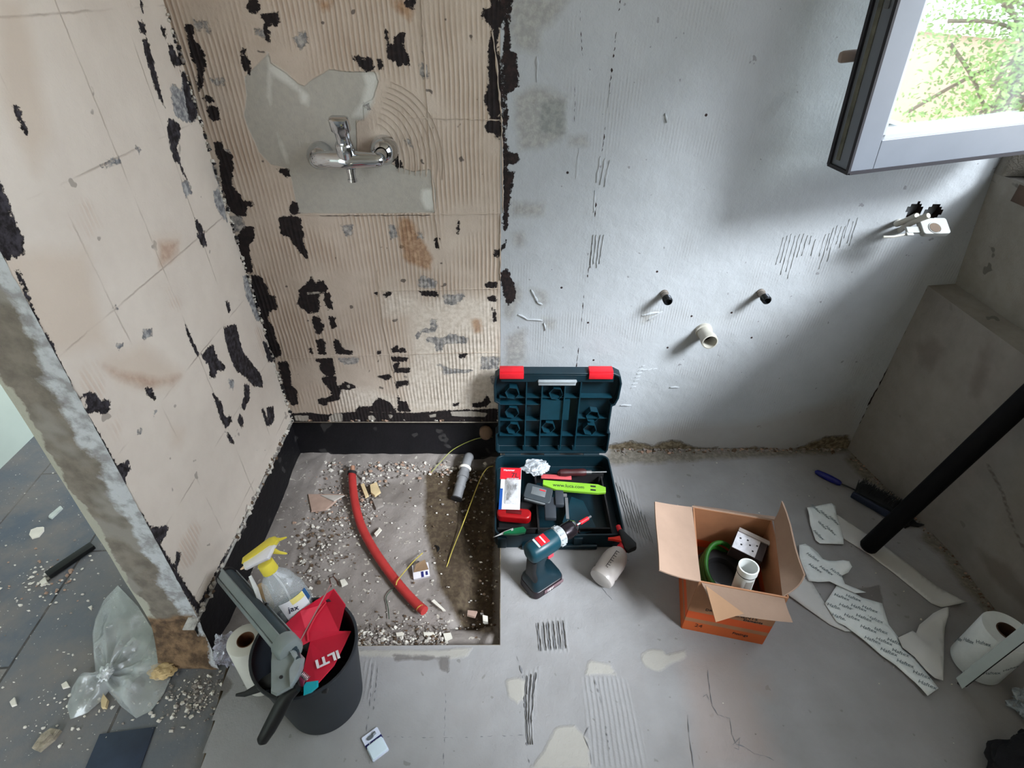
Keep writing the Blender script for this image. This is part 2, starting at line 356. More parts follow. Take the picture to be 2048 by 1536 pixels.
back_grey += zp([[(105,120),(185,125),(215,190),(190,195),(165,150),(150,180),(130,185)], [(200,460),(290,455),(300,490),(240,500)], [(690,225),(760,175),(780,260),(730,290)], [(1430,370),(1475,380),(1485,450),(1440,460)],
 [(460,170),(520,180),(545,220),(480,215)], [(1450,200),(1460,250),(1450,320)], [(235,870),(330,880),(320,925),(260,920)], [(1840,340),(1900,350),(1905,430),(1845,420)], [(280,1270),(380,1260),(420,1330),(370,1360),(330,1330)],
 [(1340,810),(1375,820),(1395,865),(1350,840)], [(1100,605),(1140,605),(1135,640),(1110,640)]], 350, 0, 2.926, 1, 0)
back_light = zp([[(470,1300),(570,1300),(570,1340),(480,1335)], [(710,1310),(750,1280),(800,1290),(800,1340),(710,1345)], [(970,1300),(1010,1300),(1040,1335),(980,1330)], [(1390,1300),(1440,1285),(1440,1310),(1400,1315)],
 [(1540,1275),(1680,1270),(1790,1285),(1780,1310),(1550,1305)], [(830,1090),(850,1090),(855,1115),(835,1115)], [(1110,1290),(1150,1300),(1130,1325)], [(560,460),(640,455),(660,468),(560,475)]], 450, 450, 3.413, 1, 0)
back_plate = zp([[(410,450),(550,310),(560,370),(650,430),(720,490),(760,505),(800,470),(900,405),(1010,420),(1170,420),(1190,480),(1160,580),(1100,610),(1105,705),(1060,705),(1065,890),(1150,900),(1290,970),(1400,1005),(1495,990),(1525,1110),(1525,1245),(725,1250),(680,1040),(660,985),(560,960),(490,890),(440,770),(405,680),(420,560)]], 350, 0, 2.926, 1, 0)
back_rust = zp([[(1185,-40),(1250,-60),(1290,0),(1345,100),(1420,230),(1400,305),(1320,290),(1225,230),(1190,100)], [(1680,640),(1740,640),(1760,740),(1700,740)]], 450, 450, 3.413, 1, 0)
back_rust += zp([[(820,0),(930,0),(900,60),(860,60)], [(1260,0),(1340,0),(1390,60),(1370,110),(1300,60)]], 350, 0, 2.926, 1, 0)
back_white = zp([[(540,310),(560,370),(650,430),(720,500),(780,560),(780,620),(740,600),(730,540),(650,490),(560,420),(560,610),(540,560),(550,420)], [(1100,430),(1190,430),(1160,600),(1110,690),(1040,680),(1090,600),(1120,500)],
 [(1445,1110),(1515,1105),(1520,1230),(1470,1220),(1440,1170)], [(600,780),(650,900),(660,960),(620,860)]], 350, 0, 2.926, 1, 0)
# white part of the wall
back_pale = zp([[(1270,560),(1500,480),(1870,500),(1880,1265),(1500,1265),(1250,1265),(1230,1100),(1290,900)], [(760,1100),(1000,1120),(1180,1180),(1180,1260),(760,1260)], [(1080,460),(1330,470),(1330,600),(1080,620)]], 450, 450, 3.413, 1, 0)
w_grey = zp([[(90,560),(200,500),(290,520),(390,570),(380,640),(385,790),(340,830),(250,860),(110,880),(90,700)], [(60,150),(140,60),(240,150),(230,300),(100,300)], [(70,1360),(130,1360),(140,1440),(90,1440)],
 [(60,-20),(400,-20),(350,90),(220,200),(70,120)], [(400,800),(500,790),(510,850),(400,850)], [(60,1180),(260,1190),(250,1260),(70,1270)]], 1000, 0, 2.926, 1, 0)
w_grey += zp([[(180,370),(270,390),(280,450),(240,480)], [(30,650),(150,600),(150,800),(20,840)], [(20,380),(110,330),(130,420),(60,560),(20,520)], [(250,545),(320,560),(310,610),(255,600)], [(830,515),(940,500),(880,560),(830,570)]], 1000, 450, 2.926, 1, 0)
w_dark = zp([[(230,590),(380,585),(382,790),(230,770)]], 1000, 0, 2.926, 1, 0)
w_moss = zp([[(640,1290),(760,1265),(900,1290),(1000,1255),(1160,1300),(1300,1310),(1500,1300),(1700,1320),(1900,1240),(2040,1230),(2060,1310),(2040,1400),(1500,1420),(640,1420)]], 1000, 450, 2.926, 1, 0)
w_warm = zp([[(650,1290),(900,1180),(1500,1150),(2090,1000),(2090,1330),(640,1400)]], 1000, 450, 2.926, 1, 0)
LW = 2.5
def holes(u, v):
    for (px, py, r) in ((1829, 420, .023), (1866, 424, .025)):
        p = at(px, py, 1, 0)
        if (u-p.x)**2+(v-p.z-.03*0)**2 < r*r: return False
    return True
sb = Surf()
sb.grid((-.8, 0, .142), (1, 0, 0), (0, 0, 1), .8, LW-.142, .007, 0, None, dict(blk=back_black, gry=back_grey, lgt=back_light, plt=back_plate, rst=back_rust, wht=back_white, pal=back_pale))
sb.grid((0, -.001, -.07), (1, 0, 0), (0, 0, 1), 1.52, LW+.07, .008, 1, lambda u, v: holes(u, v-.07), dict(blk=[p for p in back_black if max(q.x for q in p) > -.01], gry=w_grey, drk=w_dark, mos=w_moss, wrm=w_warm))
m = MB()
# shelf under the mortar and the recessed tarred band behind the missing shower tray
m.mat(2).box((-.4, .011, .1415), (.84, .026, .003)); sb.mb(m)
sb.grid((-.82, .02, -.16), (1, 0, 0), (0, 0, 1), .84, .31, .01, 3, None, {})
for (px, py, r) in ((1829, 420, .028), (1866, 424, .030)):
    p = at(px, py, 1, 0); m = MB(); m.mat(4).lathe([(r, 0), (r, -.09), (.0001, -.09)], 20, frame((p.x, -.0005, p.z), (1, 0, 0), (0, -1, 0)), False); sb.mb(m)
m = MB(); m.mat(1).box((.36, .08, 1.2), (2.4, .1, 2.6)); sb.mb(m)
# comb ridges of the white wall as real relief; grooves and cracks as thin darker strips
def ribbon(px0, px1, w, d, mi, ax=1, val=0, n=5, jit=.0012, o=None):
    a, b = at(*px0, ax, val), at(*px1, ax, val); t = (b-a); L = t.length; t.normalize()
    nr = Vector((0, -1, 0)) if ax == 1 else (Vector((0, 0, 1)) if ax == 2 else Vector((1, 0, 0)))
    s_ = t.cross(nr); k = max(2, int(L/.012)); vs = []; fs = []
    for i in range(k+1):
        c = a+t*(L*i/k)+s_*random.uniform(-jit, jit); ww = w*(.3+.9*random.random()) if 0 < i < k else w*.2
        vs += [c-s_*ww+nr*.0006, c+nr*d, c+s_*ww+nr*.0006]
    for i in range(k):
        for j in (0, 1): fs.append((i*3+j, i*3+j+1, i*3+j+4, i*3+j+3))
    mm = MB(); mm.mat(mi).add([tuple(v) for v in vs], fs); (o or sb).mb(mm)
path = [(1240, 0), (1231, 80), (1222, 150), (1213, 240), (1203, 310)]
def dashed(path, w, mi=4, on=.016, off=.012, ax=1, val=-.001, o=None):
    for a, b in zip(path[:-1], path[1:]):
        n = max(1, int(math.hypot(b[0]-a[0], b[1]-a[1])/14))
        for i in range(n):
            if random.random() < .25: continue
            t0, t1 = i/n, (i+random.uniform(.35, .9))/n
            ribbon((a[0]+(b[0]-a[0])*t0, a[1]+(b[1]-a[1])*t0), (a[0]+(b[0]-a[0])*t1, a[1]+(b[1]-a[1])*t1), w*random.uniform(.5, 1.3), .0008, mi, ax, val, o=o)
dashed(path, .0022)
dashed([(1192, 405), (1182, 500), (1174, 565)], .0022); dashed([(1168, 590), (1163, 650), (1152, 740)], .0013); dashed([(1152, 130), (1148, 260)], .001); dashed([(1160, 20), (1165, 120)], .001)
for k in range(3): ribbon((1201+9*k, 312+k*4), (1192+8*k, 365+k*4), .004, .004, 1)
ribbon((1190, 380), (1187, 425), .004, .003, 1); ribbon((1158, 295), (1151, 358), .005, .003, 1); ribbon((1074, 112), (1073, 165), .006, .004, 1); ribbon((1220, 165), (1216, 215), .004, .003, 1)
for k in range(4):
    ribbon((1186+7*k, 469), (1181+6*k, 535-(k % 2)*8), .003, .004, 1); ribbon((1190+7*k, 469), (1185+6*k, 533-(k % 2)*8), .0012, .0008, 5)
for k in range(9):
    x = 1571+8*k; y0 = 463+random.randint(-2, 8)+max(0, k-5)*3; y1 = y0+random.randint(40, 92)-(k > 4)*25
    ribbon((x, y0), (x-(y1-y0)*.26, y1), .0021, .0008, 5); ribbon((x-4, y0+3), (x-4-(y1-y0)*.26, y1), .0025, .003, 1)
for k in range(9):
    x = 1655+8*k; y0 = 462-k*4+random.randint(-4, 6); y1 = y0+random.randint(35, 85)
    ribbon((x, y0), (x-(y1-y0)*.28, y1), .0019, .0008, 5); ribbon((x-4, y0+3), (x-4-(y1-y0)*.28, y1), .0025, .003, 1)
for a, b, w in (((1471,424),(1446,505),.002), ((1505,482),(1486,543),.0028), ((1494,485),(1482,524),.0018), ((1527,65),(1519,113),.0018), ((1310,112),(1303,190),.0012), ((1735,330),(1708,400),.0014), ((1725,365),(1700,448),.0014),
                ((1824,374),(1816,387),.0025), ((1420,525),(1414,545),.0016), ((1346,500),(1334,520),.0016), ((1328,490),(1318,506),.0012), ((1558,560),(1545,567),.0016), ((1372,745),(1397,768),.0012), ((1073,660),(1079,700),.0016),
                ((1473,602),(1500,612),.003), ((1283,660),(1278,648),.0015), ((1287,626),(1283,650),.0025), ((1395,608),(1385,630),.002), ((1375,620),(1365,632),.0015), ((1331,645),(1320,662),.0018), ((1352,665),(1343,680),.0018),
                ((1362,643),(1330,648),.0015), ((1560,610),(1520,655),.0008), ((1700,110),(1690,140),.001), ((1275,310),(1268,395),.001), ((1384,330),(1382,360),.001), ((1745,490),(1740,515),.004), ((1755,492),(1745,498),.002),
                ((1620,505),(1638,518),.003), ((1385,455),(1405,464),.0014), ((1325,0),(1318,14),.001), ((1315,14),(1348,15),.0008), ((1250,108),(1313,104),.0007), ((1140,290),(1200,290),.001)):
    ribbon(a, b, w, .0008, 5)
for k in range(7): ribbon((1262+k*3, 775-k*7), (1272+k*3, 772-k*7), .0035, .005, 1)
for k in range(4): ribbon((1275+k*10, 742-k), (1284+k*10, 739-k), .003, .004, 1)
for a, b in (((1062,578),(1076,605)), ((1076,605),(1085,608)), ((1036,628),(1055,638)), ((1055,638),(1085,640)), ((1088,645),(1091,660)), ((1340,774),(1358,774)), ((1241,810),(1262,810)), ((1330,226),(1333,245)), ((1284,630),(1318,624)), ((1295,640),(1325,622))): ribbon(a, b, .005, .006, 1)
for (px, py) in ((1314,543),(1463,625),(1176,645),(1187,720),(1148,740),(1123,575),(1383,632),(1335,695),(1503,675),(1412,230),(1135,345)):
    p = at(px, py, 1, 0); mm = MB(); mm.mat(4).lathe([(.0045, 0), (.003, .0012)], 10, frame((p.x, -.0005, p.z), (1, 0, 0), (0, -1, 0))); sb.mb(mm)
# raised mortar joints on the tan part
for (a, b) in (((842,0),(856,236)), ((856,240),(870,425)), ((870,432),(880,500)), ((755,540),(765,640)), ((765,640),(786,740)), ((1001,430),(1000,560)), ((985,60),(1003,230)), ((1003,230),(1006,425))): ribbon(a, b, .0028, .004, 0)
for (a, b) in (((600,430),(870,429)), ((870,429),(1004,427)), ((660,712),(1000,704)), ((755,582),(1000,577)), ((820,236),(1000,240)), ((545,716),(660,714))): ribbon(a, b, .0024, .0035, 0)
ribbon((640,431),(860,430), .0012, .0045, 4)
# comb arcs spreading around the tap
for k in range(9):
    pr = None
    for j in range(9):
        a = R(-78+j*11); rx = 60+k*10; q = (742+rx*math.cos(a)*.95+k*1.5, 330+(rx+22)*math.sin(a)*1.05)
        if pr and q[1] > 165: ribbon(pr, q, .0022, .0035, 0, jit=.0003)
        pr = q
M_tan = layered('old_tile_adhesive', (196, 182, 168), (176, 161, 147), 3.2, [
    ('pal', (214, 204, 192), .05, 10, .02, 0, (190, 178, 164), .75), ('rst', (132, 90, 54), .04, 16, .008, 0, (172, 136, 102), .75), ('plt', (166, 161, 152), .010, 12, .0015, .002, (160, 156, 148)), ('wht', (196, 195, 188), .014, 20, .006, 0),
    ('gry', (110, 108, 108), .034, 80, .002, .001, (172, 166, 160)), ('blk', BLK, .030, 95, .0008, .0022, (38, 30, 30), 1., .0016), ('lgt', (160, 152, 142), .012, 45, .001, -.001)],
    ridge=(0, .0125, .0021, .42, .58, (166, 140, 118), None), noridge='plt', speck=(24, .70, (70, 62, 60)))
M_white = layered('whitewashed_plaster', (174, 177, 181), (163, 166, 169), 2.6, [
    ('wrm', (150, 140, 128), .04, 6, .03, 0, None, .45), ('gry', (136, 134, 130), .035, 14, .012, 0, (160, 158, 152), .75), ('drk', (122, 125, 124), .03, 18, .006, .0004, (140, 142, 138), .7),
    ('mos', (92, 80, 62), .05, 26, .006, .004, (140, 128, 108)), ('blk', BLK, .030, 95, .0008, .0022, (48, 36, 34), 1., .0008)],
    ridge=(0, .009, .0004, .52, .66, (164, 164, 164), None), speck=(38, .71, (128, 128, 130)))
M_ledge = mk('pale_mortar_edge', (150, 140, 126), .9, var=.3, scale=60, bump=.002)
M_tar = layered('tarred_wall', (13, 13, 16), (22, 20, 24), 9, [], rough=.6, speck=(11, .66, (60, 58, 58)))
M_hole = mk('dark_brick', (44, 30, 28), .95, var=.4, scale=50, bump=.003)
M_groove = mk('dark_groove', (112, 112, 116), .95, var=.15, scale=80)
sb.build('wall_back', [M_tan, M_white, M_ledge, M_tar, M_hole, M_groove])
# --- left wall
lw_black = zp([[(820,0),(834,0),(840,100),(828,80)], [(812,130),(840,128),(855,190),(850,205),(825,195)], [(835,235),(872,240),(878,300),(900,360),(915,440),(930,500),(945,560),(965,625),(940,590),(910,520),(885,440),(862,350),(845,300)],
 [(940,160),(968,160),(970,235),(955,200)], [(1005,160),(1030,175),(1030,198),(1010,198)], [(995,0),(1010,0),(1025,60),(1015,80)], [(985,262),(1015,275),(1035,340),(1060,310),(1080,320),(1085,380),(1050,380),(1015,390),(1000,350)],
 [(985,695),(1010,700),(1050,730),(1055,800),(1030,860),(1055,930),(1050,960),(1020,940),(1000,870),(980,780)], [(1052,960),(1072,990),(1092,1050),(1075,1030)], [(80,620),(115,620),(120,690),(155,740),(158,790),(140,795),(120,710),(90,680)],
 [(-60,1000),(0,1060),(40,1170),(60,1240),(90,1300),(135,1400),(130,1500),(90,1500),(70,1480),(50,1536),(-60,1440)], [(1140,1270),(1195,1350),(1180,1370),(1150,1345)], [(1150,1370),(1192,1370),(1212,1440),(1180,1440)],
 [(1060,425),(1110,420),(1120,520),(1155,640),(1150,690),(1115,720),(1095,640)]], 0, 0, 2.926, 0, -.8)
lw_black += zp([[(0,0),(80,0),(130,90),(135,180),(90,175),(70,160),(45,210),(0,130)], [(1320,445),(1337,450),(1352,510),(1335,510)], [(1310,600),(1380,580),(1400,660),(1420,740),(1490,830),(1530,880),(1540,950),(1480,940),(1440,890),(1380,850),(1350,780),(1320,680)],
 [(1180,770),(1215,720),(1250,700),(1255,740),(1280,790),(1320,830),(1310,850),(1270,850),(1260,890),(1225,890),(1230,830)], [(1240,975),(1270,1010),(1300,1050),(1310,1110),(1330,1130),(1350,1110),(1355,1150),(1320,1190),(1290,1130),(1265,1050)],
 [(1430,930),(1460,940),(1460,1020),(1430,1080),(1410,1070),(1430,1000)], [(1560,1070),(1600,1065),(1605,1130),(1590,1170),(1570,1160)], [(1528,1075),(1542,1075),(1578,1175),(1560,1175)], [(1400,1100),(1425,1140),(1420,1190),(1390,1150)],
 [(1318,1205),(1350,1235),(1372,1275),(1350,1275)], [(480,1000),(540,975),(575,1000),(580,1030),(640,1020),(640,1080),(610,1110),(570,1090),(490,1110),(510,1060),(505,1010)], [(850,955),(890,960),(912,1022),(870,1005)],
 [(680,1410),(750,1380),(760,1440),(730,1480),(730,1536),(700,1490)], [(1083,575),(1102,620),(1167,760),(1155,768),(1098,650)], [(240,630),(280,650),(320,720),(335,770),(310,770),(270,700)],
 [(95,270),(116,270),(218,560),(332,770),(402,920),(504,1110),(622,1300),(742,1530),(718,1530),(595,1320),(475,1120),(375,930),(305,780),(195,570)], [(1535,680),(1560,690),(1600,800),(1570,800)]], 0, 450, 2.926, 0, -.8)
lw_black += zp([[(690,400),(740,410),(790,400),(780,440),(745,490),(720,450)], [(828,520),(847,530),(832,600),(818,590)], [(640,330),(657,340),(762,510),(862,670),(982,840),(958,850),(838,690),(738,520)], [(1040,560),(1100,470),(1130,520),(1100,700),(1000,800),(930,770),(1000,640)]], 0, 880, 2.342, 0, -.8)
lw_grey = zp([[(1060,425),(1110,420),(1120,520),(1155,640),(1150,690),(1115,720),(1050,700),(1020,660),(1005,580),(1000,500),(1030,495),(1060,540),(1070,480)], [(1065,1055),(1105,1065),(1125,1130),(1090,1155),(1070,1110)],
 [(1250,1120),(1275,1095),(1310,1190),(1330,1300),(1290,1260),(1255,1180)], [(1230,850),(1245,860),(1262,930),(1305,1100),(1290,1105),(1250,1010)], [(580,960),(700,920),(700,950),(600,975)], [(790,860),(830,870),(810,890)]], 0, 0, 2.926, 0, -.8)
lw_grey += zp([[(830,620),(885,600),(885,650),(840,670)], [(680,700),(720,690),(700,730)], [(1340,900),(1370,910),(1365,960),(1345,950)], [(1420,300),(1470,290),(1500,440),(1530,560),(1500,560),(1440,420)], [(650,480),(690,480),(690,500)], [(900,1090),(930,1080),(905,1110)], [(800,1210),(830,1190),(820,1230)]], 0, 450, 2.926, 0, -.8)
lw_warm = zp([[(600,800),(830,700),(960,790),(1060,870),(1000,960),(870,960),(700,900)], [(0,150),(500,150),(620,700),(260,750),(0,400)], [(1000,1180),(1080,1200),(1060,1300),(1010,1290)]], 0, 450, 2.926, 0, -.8)
lw_warm += zp([[(900,1400),(1050,1380),(1040,1500),(940,1530)], [(0,0),(130,0),(300,800),(200,1000),(0,600)]], 0, 0, 2.926, 0, -.8)
lw_pink = zp([[(610,830),(700,860),(840,880),(930,900),(1060,880),(1010,930),(960,930),(870,960),(700,900)], [(930,1380-1536+330),(1040,150),(1000,210),(930,250)], [(930,100),(1040,100),(1010,200),(940,250)]], 0, 450, 2.926, 0, -.8)
YE = -.75
def flare(z): return .055*max(0., 1-max(0., z)/1.15)+.05*max(0., 1-max(0., z)/.13)**1.6
sl_ = Surf()
lj = dict(blk=lw_black, gry=lw_grey, wrm=lw_warm, pnk=lw_pink)
def ldisp(P, u, v):
    for i in range(len(P)): P[i][1] = max(P[i][1], YE-flare(P[i][2])-.003*mnoise.noise(Vector((P[i][2]*40, 1, 1))))
    return P
sl_.grid((-.8, 0, .148), (0, -1, 0), (0, 0, 1), .81, LW-.148, .0075, 0, None, {k: v for k, v in lj.items()}, disp=ldisp)
def jdisp(P, u, v):   # wavy, slightly flared end of the wall
    for i in range(len(P)):
        z = P[i][2]; n_ = mnoise.noise(Vector((u[i]*9, z*5, 3)))*.006+mnoise.noise(Vector((u[i]*30, z*22, 7)))*.003
        e = min(u[i], .13-u[i])/.13; P[i][1] -= flare(z)-n_*min(1, e/.08)
        P[i][0] += .03*max(0., 1-max(0., z)/.1)*(1-u[i]/.13)
        if u[i] > .12: P[i][0] += mnoise.noise(Vector((1, z*6, 5)))*.008
    return P
sl_.grid((-.8, YE-.0, -.1), (-1, 0, 0), (0, 0, 1), .13, LW+.1, .0075, 2, None, dict(blk=[]), fn=dict(su=lambda u, v: u/.13*.06-.03, zz=lambda u, v: v-.1), disp=jdisp)
m = MB(); m.mat(1).box((-.81, -.41, .146), (.03, .84, .004)); m.box((-.87, -.35, 1.2), (.1, .78, 2.58)); sl_.mb(m)
sl_.grid((-.815, .03, -.16), (0, -1, 0), (0, 0, 1), .84, .305, .01, 3, None, {})
# chipped slope under the mortar, above the tarred band
def cdisp(P, u, v):
    for i in range(len(P)):
        t = v[i]/.045; P[i][0] = -.817+.019*t**.7+.005*mnoise.noise(Vector((u[i]*22, v[i]*22, 3)))*(1-abs(2*t-1)); P[i][2] = .112+.045*t+.006*mnoise.noise(Vector((u[i]*16, 5, 3)))*(1-t)
    return P
sl_.grid((-.81, 0, .112), (0, -1, 0), (0, 0, 1), .80, .045, .005, 4, None, {}, disp=cdisp)
def jamb_mat():
    m, nt, b, out = newmat('raw_wall_end'); tc = nd(nt, 'ShaderNodeTexCoord').outputs['Object']
    su = nd(nt, 'ShaderNodeAttribute', attribute_name='su').outputs['Fac']; zz = nd(nt, 'ShaderNodeAttribute', attribute_name='zz').outputs['Fac']
    n1 = noisen(nt, tc, 9, 6, .65); n2 = noisen(nt, tc, 30, 4); n3 = noisen(nt, tc, 5, 3)
    col = mixc(nt, maprange(nt, n2, .35, .65), lin((124, 116, 106)), lin((104, 97, 88)))
    col = mixc(nt, maprange(nt, n3, .54, .6), col, lin((134, 129, 121)))
    q = mathn(nt, 'ADD', su, mathn(nt, 'MULTIPLY', mathn(nt, 'SUBTRACT', n1, .5), .035))
    col = mixc(nt, maprange(nt, q, .0235, .0255), col, lin((158, 156, 142)))
    q2 = mathn(nt, 'ADD', su, mathn(nt, 'MULTIPLY', mathn(nt, 'SUBTRACT', n1, .5), .06))
    col = mixc(nt, maprange(nt, q2, -.0145, -.008), mixc(nt, maprange(nt, n2, .45, .62), lin((182, 184, 186)), lin((142, 140, 140))), col)
    zl = mathn(nt, 'ADD', zz, mathn(nt, 'MULTIPLY', mathn(nt, 'SUBTRACT', n1, .5), .12))
    br = mixc(nt, maprange(nt, n2, .4, .6), lin((80, 64, 50)), lin((126, 102, 78)))
    col = mixc(nt, mathn(nt, 'MULTIPLY', maprange(nt, zl, .17, .15), maprange(nt, q2, -.030, -.026)), col, br)
    nt.links.new(col, b.inputs['Base Color']); b.inputs['Roughness'].default_value = .95; b.inputs['Specular IOR Level'].default_value = .2
    nt.links.new(bumpn(nt, noisen(nt, tc, 90, 5), .004, bumpn(nt, n1, .012)), b.inputs['Normal']); return m
M_left = layered('left_wall_mortar', (222, 211, 199), (208, 196, 184), 2.2, [
    ('wrm', (200, 182, 164), .04, 6, .02, 0, None, .6), ('pnk', (172, 142, 122), .025, 12, .01, .001, (190, 162, 142), .8), ('gry', (112, 112, 116), .034, 80, .002, .001, (176, 174, 172)), ('blk', BLK, .030, 95, .0008, .0022, (64, 60, 66), 1., .0008)],
    tile=(1, .2, .02, 2, .25, .452, (168, 154, 140), -.0012), ridge=(1, .0118, .0012, .62, .68, (196, 170, 150), None), speck=(22, .73, (150, 140, 130)))
M_edge = mk('chipped_white_plaster', (176, 172, 166), .9, var=.3, scale=45, bump=.003)
M_side = layered('chipped_ledge', (176, 178, 180), (120, 116, 114), 30, [], speck=(34, .50, (30, 27, 30)), grain=.002)
# chipped plaster lip along the top of the tarred band
def crust(name, pts, n, w, hmat, label=None):
    mm = MB()
    for i in range(n):
        t = random.random()*(len(pts)-1); k = int(t); a, b = Vector(pts[k]), Vector(pts[k+1]); p = a.lerp(b, t-k)
        chip(mm, p+Vector((random.uniform(-w[0], w[0]), random.uniform(-w[1], w[1]), random.uniform(-w[2], w[2]))), random.uniform(.004, .014), random.choice((0, 0, 1, 2)))
    return mm
def chip(mm, c, s, mi=0, flat=.5):
    """one irregular stone or flake"""
    n = random.choice((4, 5, 5, 6)); a0 = random.uniform(0, 6.28); top = []; bot = []
    q = Matrix.Rotation(random.uniform(-.5, .5), 3, 'X') @ Matrix.Rotation(random.uniform(-.5, .5), 3, 'Y'); el = random.uniform(.5, 1)
    for i in range(n):
        a = a0+2*PI*i/n+random.uniform(-.3, .3); r = s*random.uniform(.7, 1.1)
        v = Vector((r*math.cos(a), r*el*math.sin(a), 0)); h = s*flat
        top.append(c+q @ (v*random.uniform(.6, .9)+Vector((0, 0, h)))); bot.append(c+q @ (v+Vector((0, 0, -h*.6))))
    k = mm.mi; mm.mi = mi
    mm.add([tuple(p) for p in top+bot], [tuple(range(n)), tuple(range(2*n-1, n-1, -1))]+[(i, n+i, n+(i+1) % n, (i+1) % n) for i in range(n)]); mm.mi = k
M_r = [mk('rubble_white', (206, 200, 190), .9, var=.2, scale=40), mk('rubble_grey', (136, 128, 122), .9, var=.25, scale=40), mk('rubble_brown', (96, 78, 62), .95, var=.3, scale=40), mk('rubble_pink', (164, 136, 118), .9, var=.2, scale=40)]
M_rt = M_r+[mk('tar_crumb', (30, 27, 30), .8, var=.3, scale=40)]
mm = crust('x', [(-.807, 0, .15), (-.807, -.8, .15)], 330, (.008, .01, .011), None)
for i in range(120):
    chip(mm, Vector((random.uniform(-.8, -.0), random.uniform(.0, .018), .148+random.uniform(0, .004))), random.uniform(.003, .009), random.choice((0, 1, 1, 2, 3)))
for i in range(260):
    z = .15+random.random()**1.2*1.3; chip(mm, Vector((-.799+random.uniform(-.001, .004), -.003+random.uniform(-.004, .001), z)), random.uniform(.002, .008), random.choice((0, 0, 1, 4, 4)), .7)
sl_.mb(mm, 5)
sl_.build('wall_left', [M_left, M_edge, jamb_mat(), M_tar, M_side]+M_rt)
# --- floors
def infloor(u, v):
    x, y = u-.8, v-2.6
    if x < 0 and y > -.8: return False
    if x < -.735+(-.9-y)*.13: return False
    return True
fl_cream = zp([[(1282,1308),(1300,1300),(1325,1300),(1332,1310),(1370,1302),(1372,1315),(1335,1330),(1320,1345),(1298,1338),(1285,1322)], [(1012,1362),(1030,1355),(1050,1360),(1050,1395),(1035,1408),(1018,1392)], [(1110,1455),(1150,1452),(1175,1480),(1182,1536),(1060,1536),(1090,1500)],
 [(1180,1320),(1220,1330),(1235,1350),(1170,1348)], [(700,1300),(860,1302),(945,1296),(935,1312),(900,1318),(700,1312)]], 0, 0, 1, 2, 0)
fl_pink = zp([[(1480,1360),(1530,1350),(1545,1395),(1500,1392)], [(1360,1310),(1480,1300),(1560,1536),(1400,1536)]], 0, 0, 1, 2, 0)
fl_grey = zp([[(876,1316),(898,1312),(896,1345),(878,1340)], [(785,1310),(830,1310),(870,1314),(870,1320),(790,1322)], [(420,1360),(450,1345),(470,1370),(440,1400)], [(1700,1180),(1760,1170),(1770,1240),(1720,1260)]], 0, 0, 1, 2, 0)
fl_ridge = zp([[(1072,1243),(1130,1236),(1140,1304),(1082,1304)], [(1045,1345),(1080,1335),(1070,1430),(1050,1470)], [(1165,1352),(1250,1352),(1300,1536),(1180,1536)], [(1230,950),(1270,960),(1300,1080),(1260,1110),(1230,1040)], [(728,1320),(752,1318),(748,1400),(730,1400)]], 0, 0, 1, 2, 0)
fl_moss = zp([[(1215,930),(1700,905),(1700,880),(1215,880)], [(1840,1080),(1880,1110),(1930,1180),(1990,1250),(2030,1250),(1940,1130),(1860,1050)], [(1690,920),(1730,960),(1800,1010),(1880,1090),(1780,960),(1710,880)]], 0, 0, 1, 2, 0)
sf = Surf()
def fdisp(P, u, v):
    for i in range(len(P)): P[i][2] += mnoise.noise(Vector((P[i][0]*2.5, P[i][1]*2.5, 0)))*.003
    return P
sf.grid((-.8, -2.6, 0), (1, 0, 0), (0, 1, 0), 2.36, 2.6, .009, 0, infloor, dict(crm=fl_cream, pnk=fl_pink, gry=fl_grey, rdg=fl_ridge, mos=fl_moss), disp=fdisp)
m = MB(); m.mat(1)
def ring_wall(pts, z0, z1, mi, jit=.004):
    mm_ = MB(); mm_.mat(mi); vs = []; fs = []; n = len(pts)
    for k, z in enumerate((z1, (z0+z1)/2, z0)):
        for (x, y) in pts: vs.append((x+random.uniform(-jit, jit)*(k > 0), y+random.uniform(-jit, jit)*(k > 0), z))
    for k in range(2):
        for i in range(n-1): fs.append((k*n+i, k*n+i+1, (k+1)*n+i+1, (k+1)*n+i))
    mm_.add(vs, fs); return mm_
sf.mb(ring_wall([(0, -.8+i*.02) for i in range(42)], -.13, .001, 1)); sf.mb(ring_wall([(-.8+i*.02, -.8) for i in range(41)], -.09, .001, 1)); sf.mb(ring_wall([(-.745+i*.0, -.8-i*.06) for i in range(2)]+[(-.722+.013*i, -1.0-i*.1) for i in range(17)], -.03, .001, 1, .002))
dashed([(758,1320),(751,1380),(743,1460),(738,1536)], .0016, 2, ax=2, val=.001, o=sf); dashed([(745,1325),(741,1400),(733,1465)], .0014, 2, ax=2, val=.001, o=sf); dashed([(893,1312),(891,1400),(887,1536)], .0014, 2, ax=2, val=.001, o=sf)
dashed([(1034,1312),(1046,1350),(1050,1420),(1055,1500),(1060,1536)], .0022, 2, ax=2, val=.001, o=sf); dashed([(1190,1360),(1205,1410),(1216,1480),(1224,1536)], .0016, 2, ax=2, val=.001, o=sf); dashed([(760,1473),(900,1476),(1050,1470)], .0009, 2, ax=2, val=.001, o=sf)
for pth in ([(1415,1340),(1420,1385),(1424,1410),(1435,1430),(1450,1434),(1460,1436),(1464,1470),(1472,1488),(1490,1495),(1510,1508),(1530,1512),(1548,1522)], [(1376,1430),(1378,1470),(1388,1536)], [(1406,1395),(1414,1388),(1418,1400)], [(1465,1490),(1480,1475),(1478,1500),(1468,1495)], [(1178,1452),(1168,1472),(1180,1500),(1184,1530)], [(1187,1152),(1200,1172),(1215,1190),(1225,1200)]):
    for a, b in zip(pth[:-1], pth[1:]): ribbon(a, b, .0013, .0008, 2, 2, .001, o=sf)
